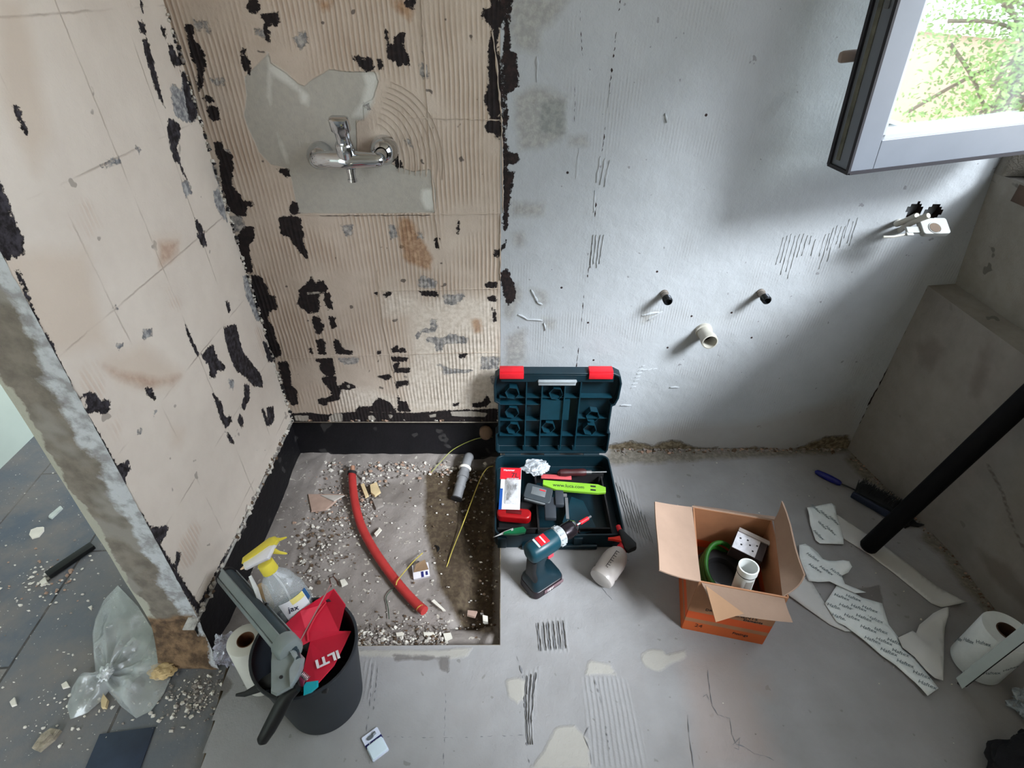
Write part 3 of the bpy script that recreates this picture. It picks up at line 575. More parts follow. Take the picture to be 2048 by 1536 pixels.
for k in range(6): ribbon((1074+k*10, 1246-k), (1080+k*10, 1303-k), .0016, .0008, 2, 2, .001, o=sf); ribbon((1078+k*10, 1246-k), (1084+k*10, 1303-k), .003, .003, 0, 2, .001, o=sf)
for k in range(3):
    pth = [(1056+k*9, 1352-k*3), (1054+k*7, 1390), (1054+k*5, 1440), (1058+k*4, 1490)]
    for a, b in zip(pth[:-1], pth[1:]): ribbon(a, b, .003, .004, 0, 2, .001, o=sf); ribbon((a[0]-3, a[1]), (b[0]-3, b[1]), .0012, .0009, 2, 2, .001, o=sf)
for k in range(9): ribbon((1233+k*7, 965+k*8), (1258+k*6, 1055+k*4), .0022, .0022, 0, 2, .001, o=sf)
M_floor = layered('floor_screed', (152, 151, 152), (136, 134, 134), 2.4, [
    ('pnk', (150, 136, 130), .05, 6, .03, 0, None, .6), ('mos', (96, 88, 74), .05, 14, .014, .002, (130, 122, 108), .8), ('crm', (166, 162, 154), .02, 22, .004, -.0015, None, .8), ('gry', (112, 108, 106), .02, 20, .003, .001, None)],
    ridge=(0, .0125, .0008, 0, 1, (154, 154, 155), 'rdg'), speck=(30, .70, (122, 120, 118)), rough=.8)
sf.build('floor', [M_floor, mk('broken_screed_edge', (112, 104, 92), .95, var=.3, scale=40, bump=.003), M_groove])
# pit left by the shower tray
sp = Surf()
def pdisp(P, u, v):
    for i in range(len(P)):
        x, y, _ = P[i]
        z = mnoise.noise(Vector((x*5, y*5, 1)))*.006+mnoise.noise(Vector((x*26, y*26, 4)))*.0035
        e = -.15+.03*math.sin(y*9)+mnoise.noise(Vector((y*14, 2, 2)))*.015
        t = min(1, max(0, (x-e)/.03)); z -= .032*t*(y > -.72); 
        if x > -.07: z += .028*min(1, (x+.07)/.03)*(.6+.4*mnoise.noise(Vector((y*30, x*20, 1))))
        if y > -.14: z += .012*min(1, (y+.14)/.06)
        if x < -.7: z += .008
        if y < -.70: z += .02*min(1, (-.70-y)/.06)
        P[i][2] = -.06+z
    return P
sp.grid((-.83, -.82, -.06), (1, 0, 0), (0, 1, 0), .86, .86, .0085, 0, None, dict(brn=zp([[(850,955),(990,930),(990,1290),(930,1265),(880,1180),(850,1060)]], 0, 0, 1, 2, -.07), stn=zp([[(610,1095),(650,1080),(680,1085),(640,1110)], [(600,1180),(640,1160),(680,1180),(640,1200)], [(700,970),(850,960),(850,1010),(720,1010)]], 0, 0, 1, 2, -.06)), disp=pdisp)
M_pit = layered('pit_concrete', (146, 138, 133), (124, 116, 111), 6, [('stn', (106, 98, 92), .03, 14, .012, 0, None, .6), ('brn', (66, 54, 42), .03, 20, .01, .002, (84, 72, 56))], speck=(60, .66, (190, 182, 170)), grain=.0015, gsc=120)
sp.build('floor_pit', [M_pit])
# corridor floor of dark slate tiles
def slate():
    m, nt, b, out = newmat('dark_slate_tiles'); tc = nd(nt, 'ShaderNodeTexCoord').outputs['Object']
    mp = nd(nt, 'ShaderNodeMapping'); mp.inputs['Rotation'].default_value = (0, 0, R(-4)); mp.inputs['Location'].default_value = (.02, .02, 0); nt.links.new(tc, mp.inputs[0])
    br = nd(nt, 'ShaderNodeTexBrick'); br.offset = .5; br.inputs['Scale'].default_value = 1; br.inputs['Mortar Size'].default_value = .0035; br.inputs['Brick Width'].default_value = .75; br.inputs['Row Height'].default_value = .35; br.inputs['Mortar Smooth'].default_value = .3
    br.inputs['Color1'].default_value = (*lin((122, 118, 115)), 1); br.inputs['Color2'].default_value = (*lin((84, 92, 102)), 1); br.inputs['Mortar'].default_value = (*lin((34, 34, 36)), 1)
    sw = nd(nt, 'ShaderNodeMapping'); sw.inputs['Rotation'].default_value = (0, 0, R(86)); sw.inputs['Location'].default_value = (.0, .0, 0); nt.links.new(tc, sw.inputs[0]); nt.links.new(sw.outputs[0], br.inputs['Vector'])
    n = noisen(nt, tc, 5, 6, .65); col = mixc(nt, maprange(nt, n, .40, .64, 0, .8), br.outputs['Color'], lin((122, 115, 110)))
    col = mixc(nt, maprange(nt, noisen(nt, tc, 130, 2), .70, .72), col, lin((196, 192, 184)))
    nt.links.new(col, b.inputs['Base Color']); b.inputs['Roughness'].default_value = .55
    nt.links.new(bumpn(nt, n, .006, bumpn(nt, br.outputs['Fac'], -.002)), b.inputs['Normal']); return m
m = MB(); m.box((-1.9, .15, -.04), (2.1, 1.9, .05)); m.box((-1.9, -2.1, -.04), (2.5, 2.6, .05)); o = m.build('floor_corridor', slate(), smooth=0); o['kind'] = 'structure'
m = MB(); m.box((-1.97, -1.2, 1.2), (.1, 4.4, 2.6)); m.box((-1.4, 1.05, 1.2), (1.2, .1, 2.6)); o = m.build('wall_corridor', mk('corridor_paint', (168, 178, 168), .8, var=.06, scale=4), smooth=0); o['kind'] = 'structure'
# --- right wall: leaning lower panel, ledge, upper wall, window opening
ZS = 1.085; WY0, WY1, WZ1 = -.035, -2.3, 2.25
def xr(y): return 1.395+min(.11, max(0., -y)*.16)
sr = Surf()
def rdisp(P, u, v):
    for i in range(len(P)):
        y, z = P[i][1], P[i][2]; a = 1.41+min(.095, -y*.19)+.004*mnoise.noise(Vector((y*4, z*4, 0))); b = 1.392
        t = min(1, max(0, z/.73)); P[i][0] = a*(1-t)+b*t
    return P
rw_st = zp([[(1835,690),(1870,670),(1885,700),(1860,740),(1840,730)], [(1960,700),(1985,680),(1975,740),(1945,800),(1930,790)], [(1900,1100),(1960,1130),(2010,1200),(1990,1220),(1920,1150)]], 0, 0, 1, 0, 1.40)
rw_cr = zp([[(1955,928),(1962,930),(1985,980),(2003,1060),(2038,1140),(2048,1180),(2040,1180),(2025,1130),(1996,1060),(1978,985)]], 0, 0, 1, 0, 1.42)
sr.grid((1.4, 0, -.02), (0, -1, 0), (0, 0, 1), 2.5, .75, .012, 0, None, dict(stn=rw_st, crk=rw_cr), disp=rdisp)
m = MB(); vs = [(1.392, 0, .73), (1.392, -2.5, .73), (1.49, -2.5, .738), (1.49, 0, .738)]; m.mat(1).add(vs, [(0, 1, 2, 3)])
def upx(z): return 1.478-(z-.73)*.185
n = 30; vs = []; fs = []
for k, z in enumerate((.72, .85, .97, ZS)):
    for i in range(n+1): vs.append((upx(z)+random.uniform(-.002, .002), -2.5*i/n, z+(random.uniform(-.004, .004) if k == 3 else 0)))
for k in range(3):
    for i in range(n): fs.append((k*(n+1)+i, k*(n+1)+i+1, (k+1)*(n+1)+i+1, (k+1)*(n+1)+i))
m.mat(1).add(vs, fs)
X0 = 1.412
m.mat(1).box((X0+.09, (WY1-2.5)/2, (ZS+LW)/2), (.18, 2.5+WY1, LW-ZS)); m.box((X0+.09, WY0/2, (ZS+LW)/2), (.18, -WY0, LW-ZS)); m.box((X0+.09, -1.2, (WZ1+LW)/2), (.18, 2.4, LW-WZ1))
m.box((X0+.10, -1.25, ZS-.012), (.19, 2.5, .02)); m.box((1.62, -1.2, .5), (.1, 2.6, 1.16))
sr.mb(m)
dashed([(1853,578),(1835,620),(1805,680),(1770,750),(1735,815),(1703,878)], .003, 2, ax=1, val=-.003, o=sr)
for a, b in zip([(1838,612),(1820,650),(1800,690),(1780,730),(1755,775)], [(1834,622),(1808,672),(1784,722),(1758,770),(1735,812)]): ribbon(a, b, .003, .001, 2, 1, -.003, o=sr)
M_rw = layered('grey_wall_panel', (146, 140, 134), (126, 120, 114), 3, [('stn', (110, 100, 92), .04, 12, .014, 0, None, .6), ('crk', (92, 82, 74), .014, 20, .003, .001, None, .8)], speck=(20, .72, (120, 112, 106)))
M_rw2 = layered('grey_wall_plaster', (154, 149, 141), (132, 126, 118), 5, [], speck=(16, .70, (96, 92, 86)), grain=.0012)
sr.build('wall_right', [M_rw, M_rw2, M_hole])
tr = MB(); tr.box((1.45, -1.2, ZS-.025), (.075, 2.2, .045)); o = tr.build('trim_1', mk('brown_sill_wood', (92, 74, 62), .8, var=.3, scale=15, bump=.002), smooth=0); o['kind'] = 'structure'
m = MB(); m.box((.36, -1.25, LW+.05), (2.5, 2.6, .1)); o = m.build('ceiling', mk('ceiling_plaster', (196, 192, 186), .9, var=.05, scale=3), smooth=0); o['kind'] = 'structure'
m = MB(); m.box((-1.4, -1.2, LW+.06), (1.2, 4.4, .1)); o = m.build('ceiling_corridor', mk('ceiling_plaster', (196, 192, 186)), smooth=0); o['kind'] = 'structure'
m = MB(); m.box((-.865, -2.15, 1.2), (.13, .7, 2.6)); o = m.build('wall_left_rear', mk('rear_plaster', (186, 180, 170), .9, var=.1, scale=3), smooth=0); o['kind'] = 'structure'
m = MB(); m.box((.35, -2.6, 1.2), (2.5, .1, 2.6)); o = m.build('wall_rear', mk('rear_plaster', (186, 180, 170)), smooth=0); o['kind'] = 'structure'
# window frame fixed in the opening
M_alu = mk('grey_aluminium', (112, 116, 124), .4, .25, var=.05, scale=8); M_gsk = mk('black_gasket', (28, 24, 30), .6); M_alul = mk('light_aluminium', (168, 172, 178), .35, .2, var=.05, scale=8)
m = MB(); xf = X0+.1
for (y0, y1, z0, z1) in ((WY0, WY0-.04, ZS, WZ1), (WY1, WY1+.04, ZS, WZ1), (WY0, WY1, ZS, ZS+.04), (WY0, WY1, WZ1-.04, WZ1)):
    m.box((xf, (y0+y1)/2, (z0+z1)/2), (.06, abs(y1-y0), z1-z0))
o = m.build('window_1', M_alu, smooth=0, bev=.003); o['kind'] = 'structure'
# ================================================================ THINGS
M_chrome = mk('chrome', (205, 208, 212), .09, 1., var=.03, scale=10)
M_pvc = mk('off_white_pvc', (172, 168, 158), .5, var=.08); M_black = mk('black_plastic', (17, 17, 19), .45, var=.2); M_dark = mk('dark_rubber', (26, 24, 26), .7, var=.2)
M_teal = mk('dark_teal_plastic', (7, 33, 42), .42, var=.15); M_tealb = mk('blue_teal_plastic', (12, 48, 60), .4, var=.12); M_red = mk('red_plastic', (206, 30, 42), .4, var=.1)
M_white = mk('white_plastic', (226, 226, 226), .4, var=.05); M_steel = mk('steel', (170, 170, 172), .3, .9, var=.08); M_txd = mk('black_ink', (22, 22, 30), .7); M_txw = mk('white_ink', (232, 232, 236), .6)
def P3(*a): return Vector(a)
# ---- opened window sash, exterior face and edge towards the room
M_glass, nt, b, out = newmat('reflective_window_glass')
gl = nd(nt, 'ShaderNodeBsdfGlossy'); gl.inputs['Roughness'].default_value = .004; gl.inputs[0].default_value = (.93, .95, .95, 1); tr_ = nd(nt, 'ShaderNodeBsdfTransparent'); tr_.inputs[0].default_value = (.98, 1, .99, 1)
mx = nd(nt, 'ShaderNodeMixShader'); mx.inputs[0].default_value = .38; nt.links.new(tr_.outputs[0], mx.inputs[1]); nt.links.new(gl.outputs[0], mx.inputs[2]); nt.links.new(mx.outputs[0], out.inputs[0])
SM = Matrix.Translation((.856, -.125, 1.140)) @ Matrix.Rotation(R(6), 4, 'Z') @ Matrix.Rotation(R(-5.2), 4, 'Y')
sash = thing('window_sash', 'grey aluminium window sash swung open into the room over the white wall', 'window sash', SM)
SW, SH, ST = .545, 1.14, .085
m = MB(); m.box((.03, -ST/2, SH/2), (.06, ST, SH)); m.box((SW-.03, -ST/2, SH/2), (.06, ST, SH)); m.box((SW/2, -ST/2, .034), (SW-.12, ST, .068)); m.box((SW/2, -ST/2, SH-.034), (SW-.12, ST, .068))
m.build('frame', M_alu, sash, smooth=0, bev=.002)
m = MB()
for (x0, x1, z0, z1) in ((.060, .068, .068, SH-.068), (SW-.068, SW-.06, .068, SH-.068), (.06, SW-.06, .068, .078), (.06, SW-.06, SH-.078, SH-.068)): m.box(((x0+x1)/2, -ST*.62, (z0+z1)/2), (x1-x0, ST*.66, z1-z0))
m.build('glazing_bead', M_alul, sash, smooth=0)
m = MB()
for y in (-.004, -ST+.002): m.box((-.003, y, SH/2), (.006, .010, SH+.006)); 
m.box((SW/2, -ST+.002, -.003), (SW, .010, .008)); m.box((SW/2, -.004, -.003), (SW, .010, .008)); m.box((-.002, -ST/2, -.003), (.006, ST, .008))
m.build('gasket', M_gsk, sash, smooth=0)
m = MB(); m.box((-.001, -ST*.36, SH/2), (.002, .014, SH-.03)); o = m.build('hardware_groove', mk('dirty_groove', (98, 96, 84), .7, .2, var=.45, scale=22), sash, smooth=0); o['label'] = 'dirty hardware groove'
m = MB()
for z in (.34, .37, .40): m.box((-.002, -ST*.62, z), (.003, .016, .016), None, .001)
m.build('lock_cam', mk('cam_print', (96, 98, 100), .5), sash)
m = MB(); m.box((SW/2, -ST*.55, SH/2), (SW-.125, .008, SH-.14)); m.build('pane', M_glass, sash, smooth=0)
m = MB(); m.tube([(.03, .0, .235), (.03, .03, .235)], .011, 12); m.box((.005, .036, .235), (.055, .018, .026), None, .008); o = m.build('handle', mk('beige_handle', (150, 132, 124), .5), sash); o['label'] = 'beige lever handle poking out behind the sash'
for z in (.12, 1.0): m = MB(); m.cyl((SW+.008, -.0, z), (SW+.008, -.0, z+.09), .009, n=14); m.build('hinge', M_alul, sash)
# ---- mixer tap
tp = at(697, 322, 1, -.06); tap = thing('mixer_tap', 'chrome single-lever mixer tap on the grey patch of the tan wall', 'tap', (tp.x, 0, tp.z))
LX, RX = -.088, .088
for x, z, r in ((LX, .0, .036), (RX, .016, .038)):
    m = MB(); m.lathe([(r, 0), (r, .008), (r*.98, .018), (r*.88, .032), (r*.66, .044), (.018, .05)], 36, frame((x, 0, z), (1, 0, 0), (0, -1, 0)), False)
    m.cyl((x, -.045, z), (x*.97, -.066, z*.6), .0165, n=24); m.build('wall_cover', M_chrome, tap, 50)
secs = []
for x, ry, rz in ((-.098, .002, .002), (-.096, .009, .010), (-.09, .014, .0165), (-.075, .019, .021), (-.04, .021, .022), (-.02, .024, .023), (0, .026, .024), (.02, .024, .023), (.04, .021, .021), (.075, .018, .019), (.09, .014, .015), (.096, .008, .009), (.098, .002, .002)):
    secs.append([(x, -.066+ry*math.cos(a), rz*math.sin(a)+.004) for a in [2*PI*k/24 for k in range(24)]])
m = MB(); m.loft(secs); m.build('body', M_chrome, tap, 60)
m = MB(); m.lathe([(.024, 0), (.0245, .03), (.023, .045), (.020, .05), (.0, .052)], 32, frame((0, -.064, .004), (1, 0, 0), (0, -.35, 1))); m.build('cartridge_housing', M_chrome, tap, 40)
m = MB(); base = P3(.004, -.078, .040); d = Vector((-.03, -.30, 1)).normalized()
secs = []
for t, w, th in ((-.012, .016, .010), (0, .019, .013), (.02, .018, .012), (.04, .019, .012), (.046, .025, .015), (.074, .025, .014), (.078, .020, .009)):
    c = base+d*t; n_ = Vector((0, -1, -.3)).normalized(); q = rrect(2*w, 2*th, min(w, th)*.8, 4); secs.append([tuple(c+Vector((1, 0, 0))*a+n_*bb) for a, bb in q])
m.loft(secs); m.build('lever', M_chrome, tap, 40)
m = MB(); m.lathe([(.012, .02), (.012, -.006), (.0105, -.007), (.0105, -.022), (.0125, -.023), (.0125, -.03), (.009, -.031), (.009, -.015)], 24, TR(.004, -.066, -.022), False); m.build('hose_outlet', M_chrome, tap, 30)
# ---- threaded water stubs and drain
for (px, py, lab) in ((1337, 604, 'capped metal water pipe stub in the white wall, left one above the white drain'), (1535, 602, 'capped metal water pipe stub in the white wall, right one toward the window')):
    p = at(px, py, 1, -.06); t = thing('water_pipe_stub', lab, 'pipe', (p.x, 0, p.z), 'water pipe stubs in the white wall')
    m = MB(); m.lathe([(.0135, 0), (.0135, -.01), (.0115, -.011), (.0115, -.042)], 24, frame((0, .002, 0), (1, 0, 0), (0, 1, 0)), False); m.build('pipe', mk('grimy_pipe', (120, 112, 104), .5, .5), t)
    pr = []
    for k in range(8): pr += [(.0145, -.038-k*.0028), (.0132, -.0394-k*.0028)]
    m = MB(); m.lathe([(.0115, -.036)]+pr+[(.012, -.061), (.010, -.062), (.010, -.052), (.0001, -.052)], 28, frame((0, .002, 0), (1, 0, 0), (0, 1, 0)), False); m.build('threaded_cap', mk('dark_metal', (58, 60, 64), .25, .9), t)
p = at(1420, 684, 1, -.075); t = thing('drain_pipe', 'open off-white plastic drain pipe sticking out of the white wall', 'pipe', (p.x, 0, p.z))
m = MB(); m.lathe([(.0235, .01), (.0235, -.05), (.0262, -.051), (.0272, -.062), (.0262, -.076), (.0225, -.077), (.0215, -.07), (.0205, -.0), (.0205, .01)], 36, frame((0, 0, 0), (1, 0, 0), (0, 1, 0)), False); m.build('pipe', M_pvc, t, 40)
m = MB(); m.lathe([(.0203, -.03), (.0001, -.03)], 30, frame((0, 0, 0), (1, 0, 0), (0, 1, 0)), False); m.build('dark_bore', mk('drain_bore_dark', (40, 30, 26), .95), t)  # dark brown disc closing the pipe bore
m = MB(); m.lathe([(.0285, -.0), (.0285, -.012), (.0235, -.014)], 30, frame((0, 0, 0), (1, 0, 0), (0, 1, 0)), False); m.build('collar', M_pvc, t)
# ---- broken conduits and socket bracket by the two round holes
h1 = at(1829, 420, 1, 0); h2 = at(1866, 424, 1, 0)
def conduit(pts, r, lab, first=None):
    t = thing('plastic_conduit', lab, 'conduit', (pts[0].x, 0, pts[0].z), 'white conduits by the wall holes'); o = pts[0].copy(); o.y = 0
    m = MB(); m.tube([q-o for q in smoothpath(pts, 5)], r, 14, False); m.tube([q-o for q in smoothpath(pts, 5)], r*.8, 14, True); m.build('sleeve', M_pvc, t, 50); return t
a1, a2 = at(1794, 448, 1, -.035), at(1834, 431, 1, -.09); conduit([at(1800, 440, 1, .02), a1, at(1815, 440, 1, -.06), a2], .0085, 'short off-white conduit stub in front of the left round hole')
conduit([at(1798, 462, 1, .01), at(1812, 452, 1, -.05), at(1830, 442, 1, -.085), at(1857, 431, 1, -.115)], .0085, 'longer white conduit crossing below the right round hole')
bk = at(1862, 458, 1, -.10); t = thing('socket_bracket', 'white plastic bracket with a round hole hanging under the two wall holes', 'bracket', frame(bk, (1, .05, -.03), (0, -.55, .83)))
m = MB(); out_ = rrect(.078, .052, .008, 5, 0, 0); m.prism(out_, 0, .016); m.lathe([(.0185, .0165), (.0185, .018), (.0155, .0181), (.0155, .004), (.0001, .004)], 28, TR(-.004, -.008, 0), False); m.build('plate', mk('bracket_white', (150, 150, 147), .45, var=.05), t, 30, .002)
m = MB(); m.lathe([(.0150, .0172), (.0001, .0172)], 28, TR(-.004, -.008, .001), False); m.build('hole', mk('brown_bore', (92, 78, 66), .9), t)
m = MB(); m.box((-.055, -.006, .004), (.045, .02, .008)); m.box((-.07, -.018, .004), (.02, .012, .005)); m.box((-.02, .03, .004), (.02, .014, .02)); m.build('clip_arm', mk('bracket_white', (184, 184, 180)), t, 30, .0015)
m = MB(); m.tube([(-.075, -.016, .0), (-.11, -.02, -.006), (-.135, -.016, -.012)], .0035, 8); m.build('wire', M_pvc, t)
# ---- tool case
CX, CW, CD, CZ, YH = .196, .43, .372, .064, -.100
case = thing('tool_case', 'open dark teal power tool case with red latches against the wall', 'tool case', (CX, YH, 0))
def shell(w, d, h, t_, r):
    m_ = MB(); o_ = rrect(w, d, r, 6, 0, -d/2); i_ = rrect(w-2*t_, d-2*t_, r-t_*.6, 6, 0, -d/2); n_ = len(o_)
    vs_ = [(x, y, 0) for x, y in o_]+[(x, y, h) for x, y in o_]+[(x, y, h) for x, y in i_]+[(x, y, t_) for x, y in i_]
    fs_ = [tuple(range(n_-1, -1, -1)), tuple(range(3*n_, 4*n_))]
    for k in range(3): fs_ += [(k*n_+i, k*n_+(i+1) % n_, (k+1)*n_+(i+1) % n_, (k+1)*n_+i) for i in range(n_)]
    return m_.add(vs_, fs_)
m = shell(CW, CD, CZ, .006, .03)
for x in (-.19, -.06, .06, .19): m.box((x, -CD-.001, .03), (.03, .012, .05), None, .003)
m.box((0, -CD-.006, .012), (.25, .014, .02), None, .004)
m.build('base', M_teal, case, 30, .001)
m = MB()   # moulded insert of the base
m.box((-.135, -.335, .03), (.14, .006, .045)); m.box((-.068, -.18, .03), (.006, .33, .05)); m.box((-.135, -.225, .032), (.14, .005, .045)); m.box((.06, -.09, .032), (.25, .005, .045)); m.box((.175, -.23, .03), (.005, .26, .045)); m.box((.05, -.335, .03), (.24, .005, .045))
for k in range(7): m.box((-.03+k*.016, -.348, .035), (.003, .02, .045))
m.box((-.135, -.28, .015), (.13, .11, .02)); m.build('insert', M_dark, case, 30)
m = MB(); m.add([(.015, -.30, .040), (.055, -.20, .054), (.095, -.215, .05), (.13, -.335, .04), (.07, -.345, .036)], [(0, 1, 2, 3, 4)]); m.add([(.015, -.30, .036), (.055, -.20, .050), (.095, -.215, .046), (.13, -.335, .036), (.07, -.345, .032)], [(4, 3, 2, 1, 0)]); m.build('moulded_cradle', M_tealb, case, 30)
LM = Matrix.Translation((0, .002+.042, CZ+.004)) @ frame((0, 0, 0), (-1, 0, 0), (0, -1, .03)) @ Matrix.Diagonal((1, 1.045, 1, 1))   # lid frame: local -y is up the lid, local z faces the room
# lid: outline x right, -y up the lid
lo = [(-.205, 0), (.205, 0), (.212, -.015), (.212, -.095), (.204, -.10), (.204, -.215), (.214, -.22), (.224, -.25), (.226, -.31), (.218, -.34), (.195, -.352), (-.19, -.352), (-.214, -.335), (-.220, -.30), (-.219, -.235), (-.205, -.225), (-.205, -.10), (-.215, -.09), (-.215, -.015)]
def inset(pl, t_):
    n_ = len(pl); o_ = []
    for i in range(n_):
        a, b_, c = (Vector(pl[i-1]), Vector(pl[i]), Vector(pl[(i+1) % n_])); e1 = (b_-a).normalized(); e2 = (c-b_).normalized(); n1 = Vector((-e1.y, e1.x)); n2 = Vector((-e2.y, e2.x)); q = (n1+n2).normalized(); o_.append(tuple(b_+q*t_/max(.5, q.dot(n1))))
    return o_
A_ = sum(lo[i-1][0]*lo[i][1]-lo[i][0]*lo[i-1][1] for i in range(len(lo))); li = inset(lo, -.007 if A_ < 0 else .007); n_ = len(lo)
m = MB(); vs = [(x, y, 0) for x, y in lo]+[(x, y, .042) for x, y in lo]+[(x, y, .042) for x, y in li]+[(x, y, .006) for x, y in li]
fs = [tuple(range(n_)), tuple(range(3*n_, 4*n_))]
for k in range(3): fs += [(k*n_+i, k*n_+(i+1) % n_, (k+1)*n_+(i+1) % n_, (k+1)*n_+i) for i in range(n_)]
m.add(vs, fs)
m.box((0, -.33, .026), (.39, .028, .03)); m.v = [(-x, y, z) for x, y, z in m.v]; lid = m.build('lid', M_teal, case, 30, .0015); lid.matrix_local = LM
m = MB()
for x in (-.105, -.05, .03, .085): m.box((x, -.165, .022), (.004, .30, .032))
for y, x0, x1 in ((-.215, -.2, -.05), (-.145, -.2, -.05), (-.075, -.2, .2), (-.245, -.2, .2), (-.155, .085, .2)): m.box(((x0+x1)/2, y, .018), (x1-x0, .004, .024))
m.box((.0, -.19, .018), (.105, .085, .024)); 
def hexring(cx, cy, r, h):
    for k in range(6):
        a = R(60*k+8); b_ = R(60*(k+1)+8); p0, p1 = Vector((cx+r*math.cos(a), cy+r*math.sin(a), 0)), Vector((cx+r*math.cos(b_), cy+r*math.sin(b_), 0))
        e = (p1-p0).normalized(); L_ = (p1-p0).length; m.box((0, 0, 0), (L_, .0016, h), Matrix.Translation((p0+p1)/2+Vector((0, 0, h/2+.004))) @ Matrix.Rotation(math.atan2(e.y, e.x), 4, 'Z'))
for cx, cy in ((-.155, -.182), (-.15, -.11), (.0, -.262), (-.02, -.115), (.14, -.165), (.135, -.105), (-.155, -.265)): hexring(cx, cy, .025, .03)
m.v = [(-x, y, z) for x, y, z in m.v]; ribs = m.build('rib_insert', M_tealb, lid, 30)
for x in (-.148, .158):
    m = MB(); m.box((x, -.355, .03), (.083, .018, .034), None, .003); m.box((x, -.345, .048), (.083, .022, .005), None, .002); o = m.build('latch', M_red, lid); o['label'] = 'red latch'
m = MB(); m.box((.0, -.323, .046), (.135, .010, .012), None, .004); m.box((0, -.312, .043), (.13, .014, .006), None, .002); o = m.build('handle', mk('grey_label', (150, 156, 160), .3), lid); o['label'] = 'grey carrying handle'
for x in (-.15, .0, .15): m = MB(); m.cyl((x-.03, .001, CZ+.001), (x+.03, .001, CZ+.001), .006, n=12); m.build('hinge', M_teal, case)
# ---- things inside the case
def flat(px, py, z): return at(px, py, 2, z)
c = flat(1021, 978, .105); t = thing('drill_bit_packet', 'red and white blister packet of drill bits at the left of the tool case', 'packet', frame(c, (1, -.06, 0), (-.05, -.22, 1)))
m = MB(); m.box((0, 0, 0), (.07, .155, .003)); m.build('card', mk('card_white', (214, 214, 216), .5, var=.05), t, 0)
m = MB(); m.box((-.002, .060, .0022), (.072, .046, .0015)); m.build('red_header', M_red, t, 0)
m = MB(); m.box((-.031, -.04, .0022), (.01, .08, .0015)); m.build('blue_strip', mk('blue_print', (20, 70, 140), .5), t, 0)
m = MB(); m.box((.006, -.01, .005), (.044, .10, .008), None, .003); m.build('blister', clear('clear_blister', (220, 220, 224), .3, .15), t)
for k in range(4):
    m = MB(); m.cyl((-.008+k*.009, .03-k*.004, .006), (-.005+k*.008, -.045+k*.012, .006), .0028, n=10); m.build('drill_bit', M_steel, t)
text('7L', .028, TR(.013, .052, .0031), M_txd, t); text('Hammer', .011, TR(-.008, .073, .0031), M_txw, t)
def crumple(c, rx, ry, rz, seed, n=26, rough=.35):
    m_ = MB(); vs_ = []; fs_ = []
    for i in range(n+1):
        th = PI*i/n
        for j in range(2*n):
            ph = PI*j/n; d_ = Vector((math.sin(th)*math.cos(ph), math.sin(th)*math.sin(ph), math.cos(th)))
            k = 1+rough*(mnoise.noise(d_*2.2+Vector((seed, 0, 0)))+.9*abs(mnoise.noise(d_*3.4+Vector((0, seed, 0))))-.3+.12*mnoise.noise(d_*9+Vector((0, 0, seed))))
            vs_.append((c[0]+d_.x*rx*k, c[1]+d_.y*ry*k, max(c[2]+d_.z*rz*k, c[2]-rz)))
    for i in range(n):
        for j in range(2*n): fs_.append((i*2*n+j, i*2*n+(j+1) % (2*n), (i+1)*2*n+(j+1) % (2*n), (i+1)*2*n+j))
    return m_.add(vs_, fs_)
c = flat(1072, 935, .095); m = crumple((0, 0, 0), .046, .036, .02, 3, 34, .38); o = m.build('plastic_bag', clear('milky_film', (214, 220, 226), .55, .14), None, 25); o.location = c; tag(o, 'small crumpled clear plastic bag at the back of the tool case', 'bag')
c = flat(1142, 945, .078); t = thing('screwdriver', 'screwdriver with a dark red and black grip lying below the case lid', 'screwdriver', frame(c, (1, .02, 0), (0, 0, 1)))
m = MB(); Q = frame((-.04, 0, 0), (0, 0, 1), (1, 0, 0)); m.lathe([(.004, -.01), (.013, 0), (.015, .02), (.0125, .04), (.014, .06), (.0145, .085), (.011, .095)], 12, Q); m.build('grip', mk('dark_red_rubber', (58, 22, 24), .45), t, 30)
m = MB(); m.cyl((.055, 0, 0), (.075, 0, 0), .008); m.cyl((.075, 0, 0), (.13, 0, 0), .0032); m.build('shaft', M_steel, t)
c = flat(1118, 954, .066); m = MB(); m.box((0, 0, 0), (.11, .02, .004), None, .001); o = m.build('red_packet', mk('faded_red', (190, 80, 84), .5), None); o.location = c+Vector((-.01, 0, 0)); o.rotation_euler = (0, 0, -.06); tag(o, 'narrow red packet under the crumpled bag and the screwdriver', 'packet')
c = flat(1147, 975, .088); t = thing('printed_spacer_bar', 'lime green plastic spacer bar printed with a web address in the tool case', 'spacer bar', frame(c, (1, -.10, 0), (0, -.15, 1)))
m = MB(); m.prism([(-.108, .018), (.085, .018), (.112, .008), (.112, -.012), (.085, -.018), (-.06, -.018), (-.108, -.002)], -.006, .006); m.build('bar', mk('lime_green', (122, 172, 46), .45, var=.05), t, 20, .001)
m = MB(); m.box((.068, .007, .0065), (.018, .006, .001)); m.box((.068, -.008, .0065), (.018, .006, .001)); m.build('slot', M_txd, t, 0)
text('www.luca.com', .0185, TR(-.018, .0, .0064), M_txd, t)
c = flat(1076, 989, .088); t = thing('battery_charger', 'grey drill battery charger lying askew in the middle of the case', 'charger', frame(c, (1, -.28, 0), (.05, -.25, 1)))
m = MB(); m.prism(rrect(.10, .062, .01, 4), -.016, .012, None, .94); m.build('body', mk('charcoal_plastic', (50, 56, 60), .4), t, 30, .002)
m = MB(); m.box((0, -.031, .002), (.085, .006, .012), None, .002); m.box((.0, .004, .0125), (.05, .03, .002), None, .001); m.build('trim', mk('grey_plastic', (96, 100, 102), .4), t)
m = MB(); m.box((.012, .012, .0140), (.02, .004, .001)); m.build('mark', M_red, t)
